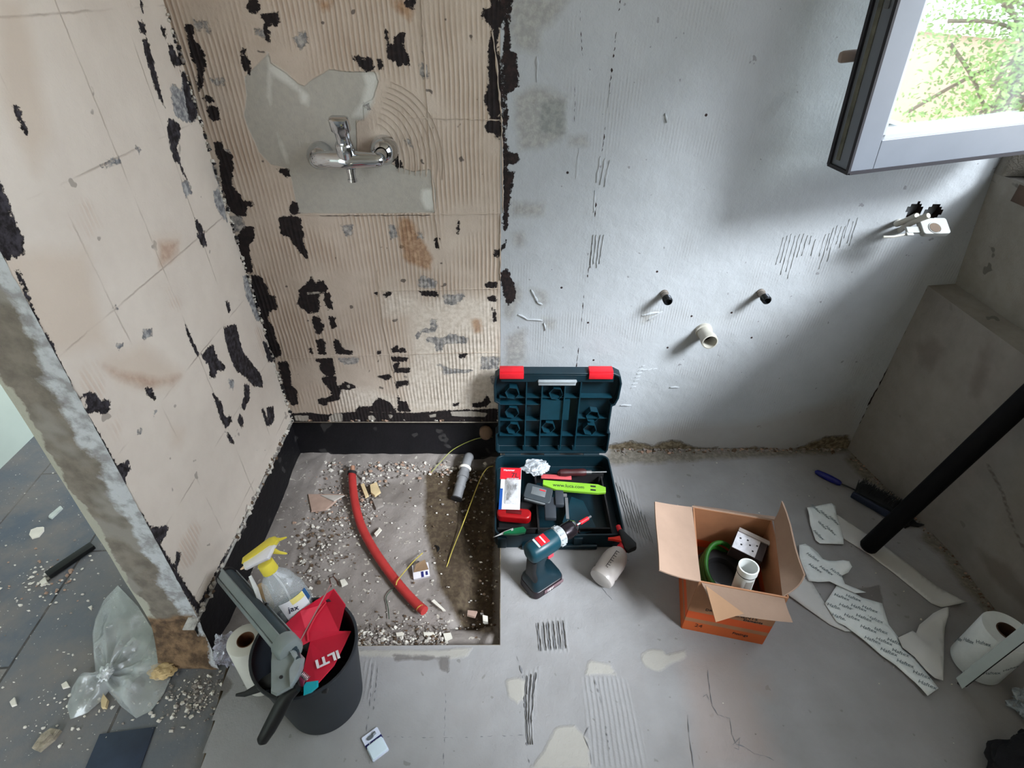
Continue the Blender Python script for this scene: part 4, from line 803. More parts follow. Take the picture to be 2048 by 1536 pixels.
c = flat(1112, 1015, .075); t = thing('adjustable_square', 'dark grey adjustable square with a bright steel blade standing in the case', 'tool', frame(c, (1, -.03, 0), (0, -.1, 1)))
m = MB(); m.box((-.02, -.005, 0), (.038, .085, .02), None, .003); m.box((.012, .03, .008), (.03, .06, .022), None, .004); m.build('stock', mk('slate_plastic', (48, 52, 58), .45), t)
m = MB(); m.box((.036, -.01, .012), (.010, .085, .002)); m.box((.032, .04, .014), (.012, .012, .006)); m.build('blade', M_steel, t, 0)
c = flat(1028, 1029, .07); t = thing('tape_measure', 'dark red rounded tape measure under the drill bit packet', 'tape measure', frame(c, (1, -.12, 0), (0, 0, 1)))
m = MB(); m.prism(rrect(.115, .042, .018, 6), -.02, .012); m.build('body', mk('deep_red', (140, 10, 16), .35), t, 30, .005)
m = MB(); m.box((-.0, 0, .0135), (.05, .016, .002), None, .001); m.build('inlay', mk('deep_red_dark', (80, 8, 12), .35), t)
c = flat(1027, 1064, .075); t = thing('utility_knife', 'green folding utility knife at the front left corner of the case', 'knife', frame(c, (1, .14, 0), (0, -.2, 1)))
m = MB(); m.prism([(-.035, -.004), (.01, -.011), (.036, -.010), (.042, 0), (.034, .012), (.005, .010), (-.03, .002)], -.006, .007); m.build('handle', mk('green_plastic', (14, 120, 74), .35), t, 30, .0015)
m = MB(); m.add([(-.035, -.004, .001), (-.068, -.010, .001), (-.03, .006, .001), (.0, .010, .0085), (.0, .002, .0085)], [(0, 2, 1), (0, 4, 3, 2)]); m.build('blade', mk('bright_steel', (225, 228, 230), .35, .4), t, 0)
# ---- cordless drill standing on its battery
DM = frame((.124, -.606, 0), (.82, .57, 0), (.0, .0, 1)) @ Matrix.Diagonal((1.06, 1.1, 1.06, 1)); drill = thing('cordless_drill', 'teal cordless drill standing on its battery in front of the tool case', 'drill', DM)
m = MB(); m.prism(rrect(.112, .078, .018, 5, .006, 0), .004, .034, None, .97); m.prism(rrect(.108, .074, .016, 5, .006, 0), 0, .006); m.build('battery', mk('battery_black', (30, 20, 26), .4), drill, 30, .003)
m = MB(); m.box((.02, -.0395, .02), (.07, .002, .014), None, .001); m.build('battery_label', mk('label_mauve', (112, 88, 94), .5), drill); text('18V', .015, frame((.005, -.0408, .02), (1, 0, 0), (0, -1, 0)), M_txw, drill)
def rsec(cx, cy, z, w, d_, r, tilt=0): return [(x+cx, y+cy, z+x*tilt) for x, y in rrect(w, d_, r, 5)]
m = MB(); m.loft([rsec(.006, 0, .034, .106, .072, .016), rsec(.004, 0, .046, .102, .07, .018), rsec(-.004, 0, .060, .078, .058, .018), rsec(-.012, 0, .074, .055, .045, .018), rsec(-.016, 0, .095, .046, .038, .017), rsec(-.014, 0, .125, .045, .037, .017), rsec(-.008, 0, .15, .055, .040, .017)]); m.build('handle', M_teal, drill, 40)
m = MB(); m.loft([rsec(-.030, 0, .060, .020, .05, .009), rsec(-.036, 0, .10, .016, .034, .007), rsec(-.034, 0, .145, .018, .034, .008)]); m.build('rubber_grip', M_black, drill, 40)
HQ = frame((-.05, 0, .178), (0, 0, 1), (1, 0, 0))
m = MB(); secs = [[(x*s_, y*s_, z) for x, y in rrect(.058, .054, .022, 6)] for z, s_ in ((0, .6), (.004, .85), (.012, .98), (.05, 1.04), (.085, 1.0), (.095, .92))]; m.loft(secs, HQ); m.build('motor_housing', mk('drill_teal', (12, 56, 68), .38, var=.06), drill, 40)
m = MB(); m.box((-.002, -.0, .2075), (.030, .03, .002), None, .001); m.build('logo_plate', M_red, drill); m = MB(); m.box((-.022, 0, .2075), (.006, .03, .0015)); m.build('pale_plate', mk('pale_grey', (180, 184, 184), .4), drill, 0)
m = MB(); m.box((-.002, 0, .2088), (.004, .024, .0006)); m.build('plate_mark', M_txw, drill, 0)
m = MB(); m.lathe([(.024, .095), (.0265, .098), (.0265, .118), (.024, .12)], 36, HQ)
for k in range(12):
    a = 2*PI*k/12; m.box((.0265*math.cos(a), .0265*math.sin(a), .108), (.003, .006, .014), HQ)
m.build('torque_ring', mk('torque_ring_grey', (160, 164, 166), .4), drill, 30)
m = MB(); m.lathe([(.018, .12), (.0225, .123), (.0235, .14), (.0225, .158), (.017, .168), (.010, .171)], 36, HQ); m.build('chuck', mk('chuck_black', (40, 34, 38), .22, .6), drill, 40)
m = MB(); m.lathe([(.0235, .158), (.0185, .1685), (.0105, .1725), (.004, .173)], 36, HQ); m.build('chuck_nose', M_chrome, drill, 40)
m = MB(); m.cyl(HQ @ P3(0, 0, .17), HQ @ P3(0, 0, .195), .0035, n=10); m.cyl(HQ @ P3(0, 0, .215), HQ @ P3(0, 0, .23), .003, n=6); m.build('bit', M_steel, drill); m = MB(); m.cyl(HQ @ P3(0, 0, .188), HQ @ P3(0, 0, .218), .0062, .0055, n=14); o = m.build('bit_sleeve', M_red, drill); o['label'] = 'red bit sleeve'
m = MB(); m.box((.022, 0, .140), (.016, .016, .024), None, .005); m.box((.012, -.022, .150), (.02, .008, .012), None, .003); o = m.build('trigger', mk('trigger_red', (210, 60, 74), .4), drill); o['label'] = 'red trigger'
# ---- translucent spray bottle lying on the floor
b0 = at(1203, 1157, 2, .042); b1 = at(1248, 1092, 2, .06); BM = frame(b0, (0, 0, 1), (b1-b0)); L_ = (b1-b0).length
sb_ = thing('spray_bottle', 'cloudy white spray bottle with orange liquid lying by the case, black and red head', 'spray bottle', BM)
m = MB(); m.lathe([(.030, -.008), (.037, -.004), (.039, .004), (.039, .012), (.036, .02), (.0385, .028), (.039, .07), (.036, .09), (.028, .108), (.016, .12), (.014, .126)], 36, None); m_, nt, b, out = newmat('cloudy_bottle_with_liquid'); tc = nd(nt, 'ShaderNodeTexCoord').outputs['Object']; sep = nd(nt, 'ShaderNodeSeparateXYZ'); nt.links.new(tc, sep.inputs[0])
lv = mathn(nt, 'ADD', sep.outputs[0], mathn(nt, 'MULTIPLY', sep.outputs[2], .12)); nt.links.new(mixc(nt, mathn(nt, 'MULTIPLY', maprange(nt, lv, -.002, -.010), maprange(nt, sep.outputs[2], .004, .014)), lin((196, 188, 184)), lin((172, 116, 76))), b.inputs['Base Color']); b.inputs['Roughness'].default_value = .3
m.build('bottle', m_, sb_, 40)
m = MB()
for k in range(8): m.box((.0394, .004, .024+k*.009), (.001, .010 if k % 2 else .005, .0015))
m.box((.0395, -.001, .056), (.001, .0014, .065)); m.build('scale_marks', M_txd, sb_, 0)
m = MB(); m.lathe([(.017, .112), (.018, .124), (.016, .136), (.010, .14)], 24); m.build('collar', M_red, sb_)
hc = BM.inverted() @ at(1256, 1082, 2, .07); 
m = MB(); h0, h1_, h2_ = (BM.inverted() @ at(1240, 1062, 2, .075)), (BM.inverted() @ at(1256, 1085, 2, .075)), (BM.inverted() @ at(1264, 1100, 2, .07))
ax = (h2_-h0).normalized(); wd = ax.cross(Vector((1, 0, 0))).normalized(); secs = []
for t_, w, h in ((0, .006, .010), (.15, .010, .012), (.5, .017, .014), (.85, .022, .015), (1, .016, .012)):
    cc = h0.lerp(h2_, t_); secs.append([tuple(cc+wd*a+Vector((1, 0, 0))*bb) for a, bb in rrect(2*w, 2*h, min(w, h)*.6, 4)])
m.loft(secs); m.tube([(0, 0, .13), tuple(h1_)], .012, 12); m.build('spray_head', M_black, sb_, 40)
n0 = BM.inverted() @ at(1236, 1052, 2, .075); m = MB(); m.cyl(h0, h0.lerp(n0, 1.0), .008, .0075, n=16); o = m.build('nozzle', M_red, sb_); o['label'] = 'red nozzle'
l0, l1 = BM.inverted() @ at(1248, 1078, 2, .075), BM.inverted() @ at(1216, 1078, 2, .062); m = MB(); secs = []
for t_, w in ((0, .014), (.35, .008), (.7, .004), (1, .0025)):
    cc = l0.lerp(l1, t_); d_ = (l1-l0).normalized(); s_ = d_.cross(Vector((1, 0, 0))).normalized(); secs.append([tuple(cc+s_*a+Vector((1, 0, 0))*bb) for a, bb in rrect(2*w, .014, .002, 3)])
m.loft(secs); o = m.build('trigger', mk('orange_red', (225, 48, 30), .4), sb_); o['label'] = 'orange-red trigger lever'
# ---- cardboard box with open flaps
BZ = .235; K = {k: at(x, y, 2, z) for k, (x, y, z) in dict(fl=(1402, 1163, BZ), fr=(1568, 1193, BZ), bl=(1384, 1014, BZ), br=(1550, 1042, BZ)).items()}
Bc = (K['fl']+K['fr']+K['bl']+K['br'])/4; e1 = ((K['fr']-K['fl']+K['br']-K['bl'])/2); ang = math.atan2(e1.y, e1.x); BW = e1.length; BD = ((K['bl']-K['fl']+K['br']-K['fr'])/2).length
box = thing('cardboard_box', 'open brown cardboard box with orange lower band standing on the floor', 'box', Matrix.Translation((Bc.x, Bc.y, 0)) @ Matrix.Rotation(ang, 4, 'Z')); BI = box.matrix_world.inverted()
M_cb = mk('cardboard', (148, 123, 106), .85, var=.07, scale=14, bump=.0006)
mcb, nt, b, out = newmat('printed_cardboard'); tc = nd(nt, 'ShaderNodeTexCoord').outputs['Object']; sep = nd(nt, 'ShaderNodeSeparateXYZ'); nt.links.new(tc, sep.inputs[0])
col = mixc(nt, maprange(nt, noisen(nt, tc, 10), .35, .65), lin((150, 104, 74)), lin((168, 118, 84))); z_ = sep.outputs[2]
for (a, b2, cc) in ((.0, .045, (196, 92, 40)), (.062, .095, (205, 84, 34))): col = mixc(nt, mathn(nt, 'MULTIPLY', maprange(nt, z_, a-.001, a+.001), maprange(nt, z_, b2+.001, b2-.001)), col, lin(cc))
nt.links.new(col, b.inputs['Base Color']); b.inputs['Roughness'].default_value = .75
w2, d2 = BW/2, BD/2; T_ = .004
for nm, c_, s_ in (('front', (0, -d2, BZ/2), (BW, T_, BZ)), ('back', (0, d2, BZ/2), (BW, T_, BZ)), ('left', (-w2, 0, BZ/2), (T_, BD, BZ)), ('right', (w2, 0, BZ/2), (T_, BD, BZ))):
    m = MB(); m.box(c_, s_); m.build('side_panel', mcb, box, 0)
m = MB(); m.box((0, 0, .003), (BW, BD, T_)); m.build('bottom', M_cb, box, 0)
def flap(pts, th=.004, name='flap', n=6, bow=0.):
    """bilinear bowed sheet from 4 world corners (hinge a,b ; tip d,c)"""
    a, b_, c, d_ = [BI @ p for p in pts]; nn_ = (b_-a).cross(d_-a).normalized(); vs_ = []; fs_ = []
    for side in (0, 1):
        for i in range(n+1):
            for j in range(n+1):
                u, v = i/n, j/n; p = (a*(1-u)+b_*u)*(1-v)+(d_*(1-u)+c*u)*v+nn_*(bow*math.sin(PI*v)*(.5+u)+bow*.5*math.sin(2*PI*u)*v+side*th); vs_.append(tuple(p))
    q = (n+1)**2
    for i in range(n):
        for j in range(n):
            k = i*(n+1)+j; fs_ += [(k, k+1, k+n+2, k+n+1), (q+k, q+k+n+1, q+k+n+2, q+k+1)]
    for i in range(n):
        for (k0, k1) in ((i*(n+1), (i+1)*(n+1)), (i*(n+1)+n, (i+1)*(n+1)+n), (i, i+1), (n*(n+1)+i, n*(n+1)+i+1)): fs_.append((k0, k1, q+k1, q+k0))
    m_ = MB(); m_.add(vs_, fs_); return m_.build(name, M_cb, box, 30)
flap((K['bl'], K['fl'], at(1319, 1140, 2, BZ+.05), at(1310, 1003, 2, BZ+.055)), bow=.004)
flap((K['fl']+Vector((.0, 0, .0)), K['fr'], at(1586, 1245, 2, BZ-.03), at(1432, 1228, 2, BZ-.06)), bow=.006)
flap((K['br'], K['fr'], at(1611, 1150, 2, BZ+.045), at(1566, 1003, 2, BZ+.075)), bow=-.006)
flap((K['bl'], K['br'], at(1550, 1036, 2, BZ-.075), at(1392, 1014, 2, BZ-.075)), bow=.003)
m = MB(); tri = [BI @ at(1410, 1170, 2, BZ-.004), BI @ at(1486, 1226, 2, BZ-.035), BI @ at(1430, 1243, 2, BZ-.05)]
nv = (tri[1]-tri[0]).cross(tri[2]-tri[0]).normalized()*.003; nv = nv if nv.z > 0 else -nv; up_ = Vector((0, -.004, .004)); m.add([tuple(p+up_) for p in tri]+[tuple(p+up_+nv) for p in tri], [(0, 1, 2), (3, 5, 4), (0, 3, 4, 1), (1, 4, 5, 2), (2, 5, 3, 0)]); o = m.build('folded_corner', mk('cardboard_inside', (150, 116, 88), .85, var=.07, scale=14), box, 0); o['label'] = 'darker folded-over flap corner'
FM = frame((-.0, -d2-.0025, 0), (1, 0, 0), (0, -1, 0))
text('ELEMENTS', .017, FM @ TR(.03, .115, 0), M_txd, box, ext=.0004); text('Elements', .014, FM @ TR(.06, .102, 0), M_txd, box, ext=.0004); text('DK', .014, FM @ TR(-.06, .115, 0), M_txd, box, ext=.0004); text('24', .022, FM @ TR(-.07, .03, 0), mk('brown_ink', (90, 44, 24), .8), box, ext=.0004); text('Fittings', .015, FM @ TR(.045, .028, 0), M_txd, box, ext=.0004)
# contents
t = thing('hose_coil', 'coil of green hose along the left inside of the cardboard box', 'hose', Matrix.Translation((Bc.x, Bc.y, 0)) @ Matrix.Rotation(ang, 4, 'Z'))
for k in range(5):
    m = MB(); m.tube([(.0+(w2-.03-k*.004)*math.cos(a), (d2-.03-k*.003)*math.sin(a), .045+k*.022+.012*math.sin(a*2+k)+.02*math.cos(a)*-1) for a in [R(6*q) for q in range(60)]+[R(359)]], .007, 10, True); m.build('loop', mk('green_hose', (34, 88, 26), .35, var=.1), t, 60)
t = thing('pipe_reel', 'black round reel lying deep in the cardboard box', 'reel', Matrix.Translation((Bc.x, Bc.y, 0)) @ Matrix.Rotation(ang, 4, 'Z'))
m = MB(); m.lathe([(.072, .01), (.078, .02), (.078, .10), (.072, .11), (.045, .108), (.04, .09), (.0001, .09)], 40, TR(-.012, .015, 0)); m.build('drum', M_dark, t, 40); m = MB(); m.lathe([(.062, .111), (.062, .114), (.052, .114), (.052, .111)], 20, TR(-.012, .015, 0), False, R(150), R(260)); m.build('pale_label', mk('grey_label_dull', (92, 92, 96), .5), t, 40)
c = at(1500, 1090, 2, .185); t = thing('small_carton', 'small dark carton with a torn white printed top inside the cardboard box', 'carton', frame(c, Vector((.83, -.56, 0)), (-.10, -.25, 1)))
m = MB(); m.box((0, 0, -.03), (.088, .066, .06), None, .001); m.build('body', mk('dark_carton', (62, 52, 54), .6), t, 0); m = MB(); m.box((-.01, -.004, .001), (.066, .056, .002)); m.build('white_label', mk('white_carton', (222, 222, 230), .6, var=.16, scale=70), t, 0)
m = MB(); m.box((.002, .030, .004), (.09, .012, .006)); m.build('lid_edge', mk('carton_edge', (160, 152, 148), .7), t, 0); m = MB()
for (x, y) in ((-.03, .006), (-.022, -.012), (.0, -.002), (.012, -.016), (-.01, .010), (.018, .006)): m.box((x, y, .0024), (.005, .004, .0008))
m.build('printed_marks', M_txd, t, 0)
p0 = at(1498, 1133, 2, .275); p1 = at(1479, 1185, 2, .16); TM = frame(p1, (1, 0, 0), p0-p1); Lt = (p0-p1).length; t = thing('plastic_tube_fitting', 'white open plastic pipe end with a black ring standing in the box', 'pipe', TM)
m = MB(); m.lathe([(.0245, -.03), (.0245, Lt-.022), (.0262, Lt-.02), (.0262, Lt), (.0225, Lt), (.0215, Lt-.05), (.0001, Lt-.05)], 36, None); m.build('pipe', mk('white_pipe', (216, 218, 216), .35, var=.04), t, 40)
m = MB(); m.lathe([(.0247, Lt-.0255), (.0258, Lt-.024), (.0247, Lt-.0225)], 36, None, False); m.build('ring', M_black, t)
m = MB(); m.lathe([(.0249, Lt-.075), (.0249, Lt-.035)], 16, None, False, R(-110), R(-60)); m.build('label', mk('grey_print', (150, 146, 140), .5), t)
# ---- black pole leaning on the right wall
q0, q1 = Vector((1.222, -.487, .0)), Vector((1.385, -.512, .78)); q2 = q0+(q1-q0)*1.42
t = thing('black_pole', 'long black round pole leaning from the floor against the right wall', 'pole', q0)
m = MB(); m.lathe([(.024, .004), (.027, .006), (.027, (q2-q0).length)], 32, frame((0, 0, .013), (1, 0, 0), q2-q0)); m.build('tube', mk('pole_black', (7, 6, 8), .6, .0, var=.1, scale=4, spec=.15), t, 40)
m = MB(); m.lathe([(.0001, 0), (.0235, 0), (.0235, .005)], 24, frame((0, 0, .012), (1, 0, 0), q2-q0)); m.build('end_cap', M_dark, t)
# ---- brush with blue handle
c = at(1665, 958, 2, .016); e = at(1795, 1015, 2, .03); Q = frame((c.x, c.y, 0), Vector((e.x-c.x, e.y-c.y, 0)), (0, 0, 1)); t = thing('hand_brush', 'blue-handled black wheel brush lying on the floor behind the pole', 'brush', Q)
HX = -.063; m = MB(); XQ = frame((HX, 0, .013), (0, 0, 1), (1, 0, 0)); m.lathe([(.003, 0), (.009, .006), (.012, .03), (.013, .06), (.011, .085), (.007, .095)], 18, XQ); o = m.build('handle', mk('blue_plastic', (16, 22, 110), .35), t, 40); o['label'] = 'blue handle'
m = MB(); m.tube([(.03, 0, .014), (.085, -.002, .018)], .003, 8); m.build('neck', M_black, t)
m = MB(); m.box((.15, -.028, .022), (.14, .012, .028), Matrix.Rotation(R(-6), 4, 'Z'), .004); m.build('block', mk('dark_blue_grey', (34, 42, 62), .4), t)
m = MB()
for k in range(900):
    a = random.uniform(.08, .225); b_ = random.uniform(.0, .012); l = random.uniform(.045, .072); an = R(random.uniform(52, 98)); zt = random.uniform(.004, .05)
    p = Vector((a, -.03+b_+(.15-a)*.1, .018)); q = p+Vector((math.cos(an)*l, math.sin(an)*l, zt-.02)); w = Vector((.0009, 0, .0006)); m.add([tuple(p-w), tuple(p+w), tuple(q+w), tuple(q-w)], [(0, 1, 2, 3)])
m.box((.15, .0, .02), (.13, .05, .022), None, .008); tag(m.build('bristles', mk('black_bristles', (24, 26, 28), .8), t, 0), kind='stuff')
# ---- torn black strap by the pole
c = at(1822, 1052, 2, 0); m = MB(); m.prism([(-.045, .01), (-.02, .012), (-.01, .028), (.0, .012), (.018, .03), (.022, .008), (.045, .0), (.02, -.008), (-.005, -.004), (-.03, -.014)], .002, .009); m.prism(rrect(.03, .012, .004, 3, -.03, .0), .009, .015)
o = m.build('plastic_clip', M_black, None, 20, .001); o.location = c; tag(o, 'torn black plastic clip on the floor just right of the pole foot', 'clip')
# ---- printed release-paper strips
def paper_mat():
    m_, nt_, b_, o_ = newmat('printed_release_paper'); tc_ = nd(nt_, 'ShaderNodeTexCoord').outputs['Object']; c0 = mixc(nt_, maprange(nt_, noisen(nt_, tc_, 20), .35, .65), lin((218, 224, 224)), lin((230, 236, 236)))
    nt_.links.new(c0, b_.inputs['Base Color']); b_.inputs['Roughness'].default_value = .5; return m_
M_pap = paper_mat(); M_papb = mk('plain_paper_back', (200, 200, 198), .55, var=.03, scale=8)
def sheet(px, lab, mat, z0=.004, lift=(), name='paper_strip', words=(), ang_=0, fold=None):
    """flat curled paper from its outline; lift=[(px,py,height,radius)] raises parts of it"""
    W_ = [at(x, y, 2, z0) for x, y in px]; cx = sum(p.x for p in W_)/len(W_); cy = sum(p.y for p in W_)/len(W_); bm_ = bmesh.new()
    vs_ = [bm_.verts.new((p.x-cx, p.y-cy, 0)) for p in W_]; f = bm_.faces.new(vs_); bmesh.ops.triangulate(bm_, faces=[f]); 
    for _ in range(3): bmesh.ops.subdivide_edges(bm_, edges=[e_ for e_ in bm_.edges if e_.calc_length() > .02], cuts=1, use_grid_fill=False); bmesh.ops.triangulate(bm_, faces=bm_.faces[:])
    L3 = [(at(a, b2, 2, z0), h, r) for a, b2, h, r in lift]
    def hh(x, y):
        z = .0015+.0015*mnoise.noise(Vector((x*18, y*18, cx)))
        for p, h, r in L3:
            d_ = math.hypot(x+cx-p.x, y+cy-p.y)/r
            if d_ < 1: z += h*(.5+.5*math.cos(PI*d_))
        return z
    for v in bm_.verts: v.co.z = hh(v.co.x, v.co.y)
    me = bpy.data.meshes.new(name); bm_.to_mesh(me); bm_.free(); me.materials.append(mat); me.polygons.foreach_set('use_smooth', [True]*len(me.polygons))
    e_ = bpy.data.objects.new('sheet', me); COL.objects.link(e_); so_ = e_.modifiers.new('s', 'SOLIDIFY'); so_.thickness = .0006; so_.offset = 1
    t_ = thing(name, lab, 'paper', (cx, cy, z0-.002), 'torn release paper strips by the cardboard box'); e_.parent = t_
    wm = mk('grey_green_print', (96, 112, 118), .6)
    for (a, b2) in words:
        p = at(a, b2, 2, z0); o_ = text('Haftex', .0155, TR(p.x-cx, p.y-cy, hh(p.x-cx, p.y-cy)+.0016, rz=ang_), wm, t_, ext=.0001, shear=.3); 
    return t_
def wgrid(poly, ang_, dx, dy):
    """word positions (px) inside an outline on a staggered grid"""
    out_ = []; xs = [p[0] for p in poly]; ys = [p[1] for p in poly]
    def ins(x, y):
        r = False
        for i in range(len(poly)):
            a, b_ = poly[i-1], poly[i]
            if (a[1] > y) != (b_[1] > y) and x < (b_[0]-a[0])*(y-a[1])/(b_[1]-a[1])+a[0]: r = not r
        return r
    ca, sa = math.cos(R(ang_)), math.sin(R(ang_)); k = 0
    for i in range(-40, 41):
        for j in range(-40, 41):
            x = min(xs)+i*dx*ca-(j*dy+(i % 2)*dy*.5)*sa; y = min(ys)+i*dx*sa+(j*dy+(i % 2)*dy*.5)*ca
            if ins(x, y) and ins(x-7, y-4) and ins(x+7, y+4) and ins(x+6, y-6) and ins(x-6, y+6): out_.append((x, y))
    return out_
def P_(l, ox=1548, oy=880, s=2.954): return [(ox+x/s, oy+y/s) for x, y in l]
sa_ = P_([(193,400),(340,372),(362,390),(370,440),(410,575),(412,615),(345,612),(272,610),(245,590),(215,500)])
sheet(sa_, 'small square printed paper piece above the leftmost long white strip', M_pap, .010, [(1620, 1030, .008, .05)], words=wgrid(sa_, 70, 17, 26), ang_=-70)
sheet(P_([(350,450),(375,440),(535,545),(700,655),(880,800),(1000,890),(1085,950),(1138,965),(1080,980),(990,988),(930,965),(850,900),(700,780),(570,680),(400,575)]), 'long plain white paper strip passing under the foot of the black pole', M_papb, .004, [(1915, 1207, .012, .07)])
sb1 = P_([(148,620),(185,612),(225,635),(262,668),(290,702),(360,722),(430,738),(452,765),(435,790),(400,800),(420,850),(545,900),(480,905),(380,860),(330,835),(260,838),(205,832),(175,760),(150,690)])
sheet(sb1, 'printed paper piece sticking out from behind the right side of the box', M_pap, .012, [(1690, 1130, .022, .05), (1560, 1095, .01, .06)], words=wgrid(sb1, 45, 19, 24), ang_=-50)
sheet(P_([(75,910),(195,798),(225,840),(300,960),(400,1090),(470,1130),(420,1130),(330,1090),(180,985)]), 'plain white paper flap at the near right corner of the box', M_papb, .005, [(1600, 1190, .006, .05)])
sc_ = P_([(300,965),(370,860),(420,872),(520,930),(640,965),(660,1030),(680,1090),(735,1165),(760,1235),(830,1280),(905,1380),(970,1470),(905,1515),(830,1430),(720,1330),(640,1275),(540,1190),(420,1100),(370,1075)])
sheet(sc_, 'longest printed paper strip running toward the near right of the floor', M_pap, .008, [(1720, 1240, .008, .08), (1860, 1380, .006, .05)], words=wgrid(sc_, 35, 20, 24), ang_=-28)
sheet(P_([(735,1165),(820,1125),(840,1140),(860,1090),(930,1035),(1010,1015),(1000,1420),(950,1405),(900,1360),(830,1280),(760,1225)]), 'plain white curled paper end next to the longest printed strip', M_papb, .014, [(1885, 1228, .03, .06), (1850, 1300, .01, .05)])
# ---- roll of printed film
r0_ = at(1925, 1300, 2, .045); r1_ = at(2010, 1262, 2, .075); ax = Vector((.60, .42, .0)); c0 = at(1955, 1310, 2, .05)
RM = frame(Vector((1.325, -.862, .0505)), (1, 0, 0), Vector((.04, .03, 1))); t = thing('paper_roll', 'thick roll of printed white paper with a brown core by the right wall', 'roll', RM)
m = MB(); m.lathe([(.026, -.048), (.058, -.048), (.060, -.044), (.060, .110), (.058, .114), (.026, .112)], 48, None, False); m.build('roll', M_pap, t, 50)
m = MB(); m.lathe([(.026, -.047), (.0235, -.047), (.0235, .114), (.026, .114), (.026, -.047)], 32, None, False); m.build('core', mk('brown_core', (70, 48, 38), .9), t, 50); m = MB(); m.lathe([(.0234, .03), (.0001, .03)], 24, None, False); m.build('core_inside', mk('core_dark', (46, 32, 28), .95), t)
for k in range(14):
    a = R(k*26+10); z = -.03+.036*(k % 4); text('Haftex', .014, Matrix.Rotation(a, 4, 'Z') @ frame((.0603, 0, z), (0, .7, .7), (1, 0, 0)), mk('grey_green_print', (96, 112, 118)), t, ext=.0001, shear=.3)
m = crumple((0, 0, .022), .05, .045, .022, 9, 18, .5); o = m.build('crumpled_film', clear('bluish_film', (176, 190, 200), .5, .15), None, 30); o.location = (1.385, -.985, .0); tag(o, 'crumpled bluish film below the white trim strip near the right wall', 'plastic film')
# ---- white trim strip
a_, b_ = at(1918, 1368, 2, .014), at(2062, 1255, 2, .30); Q = xframe(a_, b_-a_, Vector((-.55, -.5, 1))); L_ = (b_-a_).length; t = thing('trim_strip', 'white flat trim strip leaning across the paper roll', 'trim strip', Q)
m = MB(); m.prism([(-.006, -.011), (.012, .013), (L_+.03, .013), (L_+.03, -.011)], -.002, .002); m.build('face', mk('strip_white', (190, 202, 204), .4, var=.03), t, 0); m = MB(); m.box((L_/2+.015, -.0125, -.008), (L_+.02, .003, .014)); m.box((-.002, -.004, -.008), (.006, .014, .012)); m.build('rear_lip', M_dark, t, 0)
# ---- dark fabric item at the lower right corner
m = crumple((0, 0, .04), .13, .10, .055, 21, 40, .2); o = m.build('cloth_bundle', mk('black_fabric', (14, 15, 20), .9, var=.2, bump=.002), None, 40); c = at(2060, 1535, 2, .03); o.location = (c.x+.02, c.y-.03, 0); tag(o, 'crumpled black cloth bundle at the lower right corner of the floor', 'cloth')
# ---- card of small parts on the floor
PC = [at(723, 1477, 2, .008), at(754, 1451, 2, .008), at(778, 1500, 2, .008), at(745, 1522, 2, .008)]; c = (PC[0]+PC[1]+PC[2]+PC[3])/4; ex = (PC[1]-PC[0]+PC[2]-PC[3]).normalized()
Q = frame(Vector((c.x, c.y, 0)), ex, (0, 0, 1)); W_ = ((PC[1]-PC[0]).length+(PC[2]-PC[3]).length)/2; H_ = ((PC[3]-PC[0]).length+(PC[2]-PC[1]).length)/2
t = thing('parts_packet', 'small white and navy parts packet lying on the floor by the bucket', 'packet', Q)
m = MB(); m.prism(rrect(W_, H_, .003, 3), .001, .006); m.build('card', mk('packet_white', (212, 218, 236), .45, var=.03), t, 20); m = MB(); m.box((0, H_*.09, .0064), (W_+.0006, H_*.15, .001)); m.build('navy_stripe', mk('navy', (26, 30, 92), .45), t, 0)
m = MB(); m.prism([(x, y) for x, y, _ in circ(.0085, 16, 0, 1.1, .5)], .006, .0095, TR(-.003, H_*.30, 0)); m.tube([(.004, H_*.32, .009), (.012, H_*.34, .009)], .004, 10); m.build('fitting_picture', mk('fitting_grey', (120, 126, 132), .35, .5), t)
m = MB(); m.prism(rrect(W_*.94, H_*.56, .004, 3, 0, -H_*.2), .006, .012); m.build('blister', mk('pale_blister', (206, 222, 232), .3, var=.03), t, 30, .002); text('Supra', .010, TR(-.001, H_*.09, .007), M_txw, t)
# ================================================================ BUCKET AND WHAT IT HOLDS
BC = Vector((-.455, -.932, 0)); BH = .262; bucket = thing('bucket', 'black plastic bucket full of tools standing on the screed by the raw wall end', 'bucket', BC)
def brr(z): return .094+.024*z/BH
m = MB(); m.lathe([(.088, 0), (.094, .004)]+[(brr(z), z) for z in (.05, .1, .15, .2, BH-.012)]+[(brr(BH)+.003, BH-.011), (brr(BH)+.0035, BH-.001), (brr(BH)+.001, BH), (brr(BH)-.003, BH-.001), (brr(BH)-.004, BH-.02), (.09, .008), (.0001, .006)], 64, None)
m.build('wall', mk('bucket_black', (38, 42, 48), .55, var=.12, scale=12), bucket, 40)
m = MB(); m.box((.07, -.095, BH-.012), (.014, .014, .014), None, .003); m.build('handle_lug', M_black, bucket)
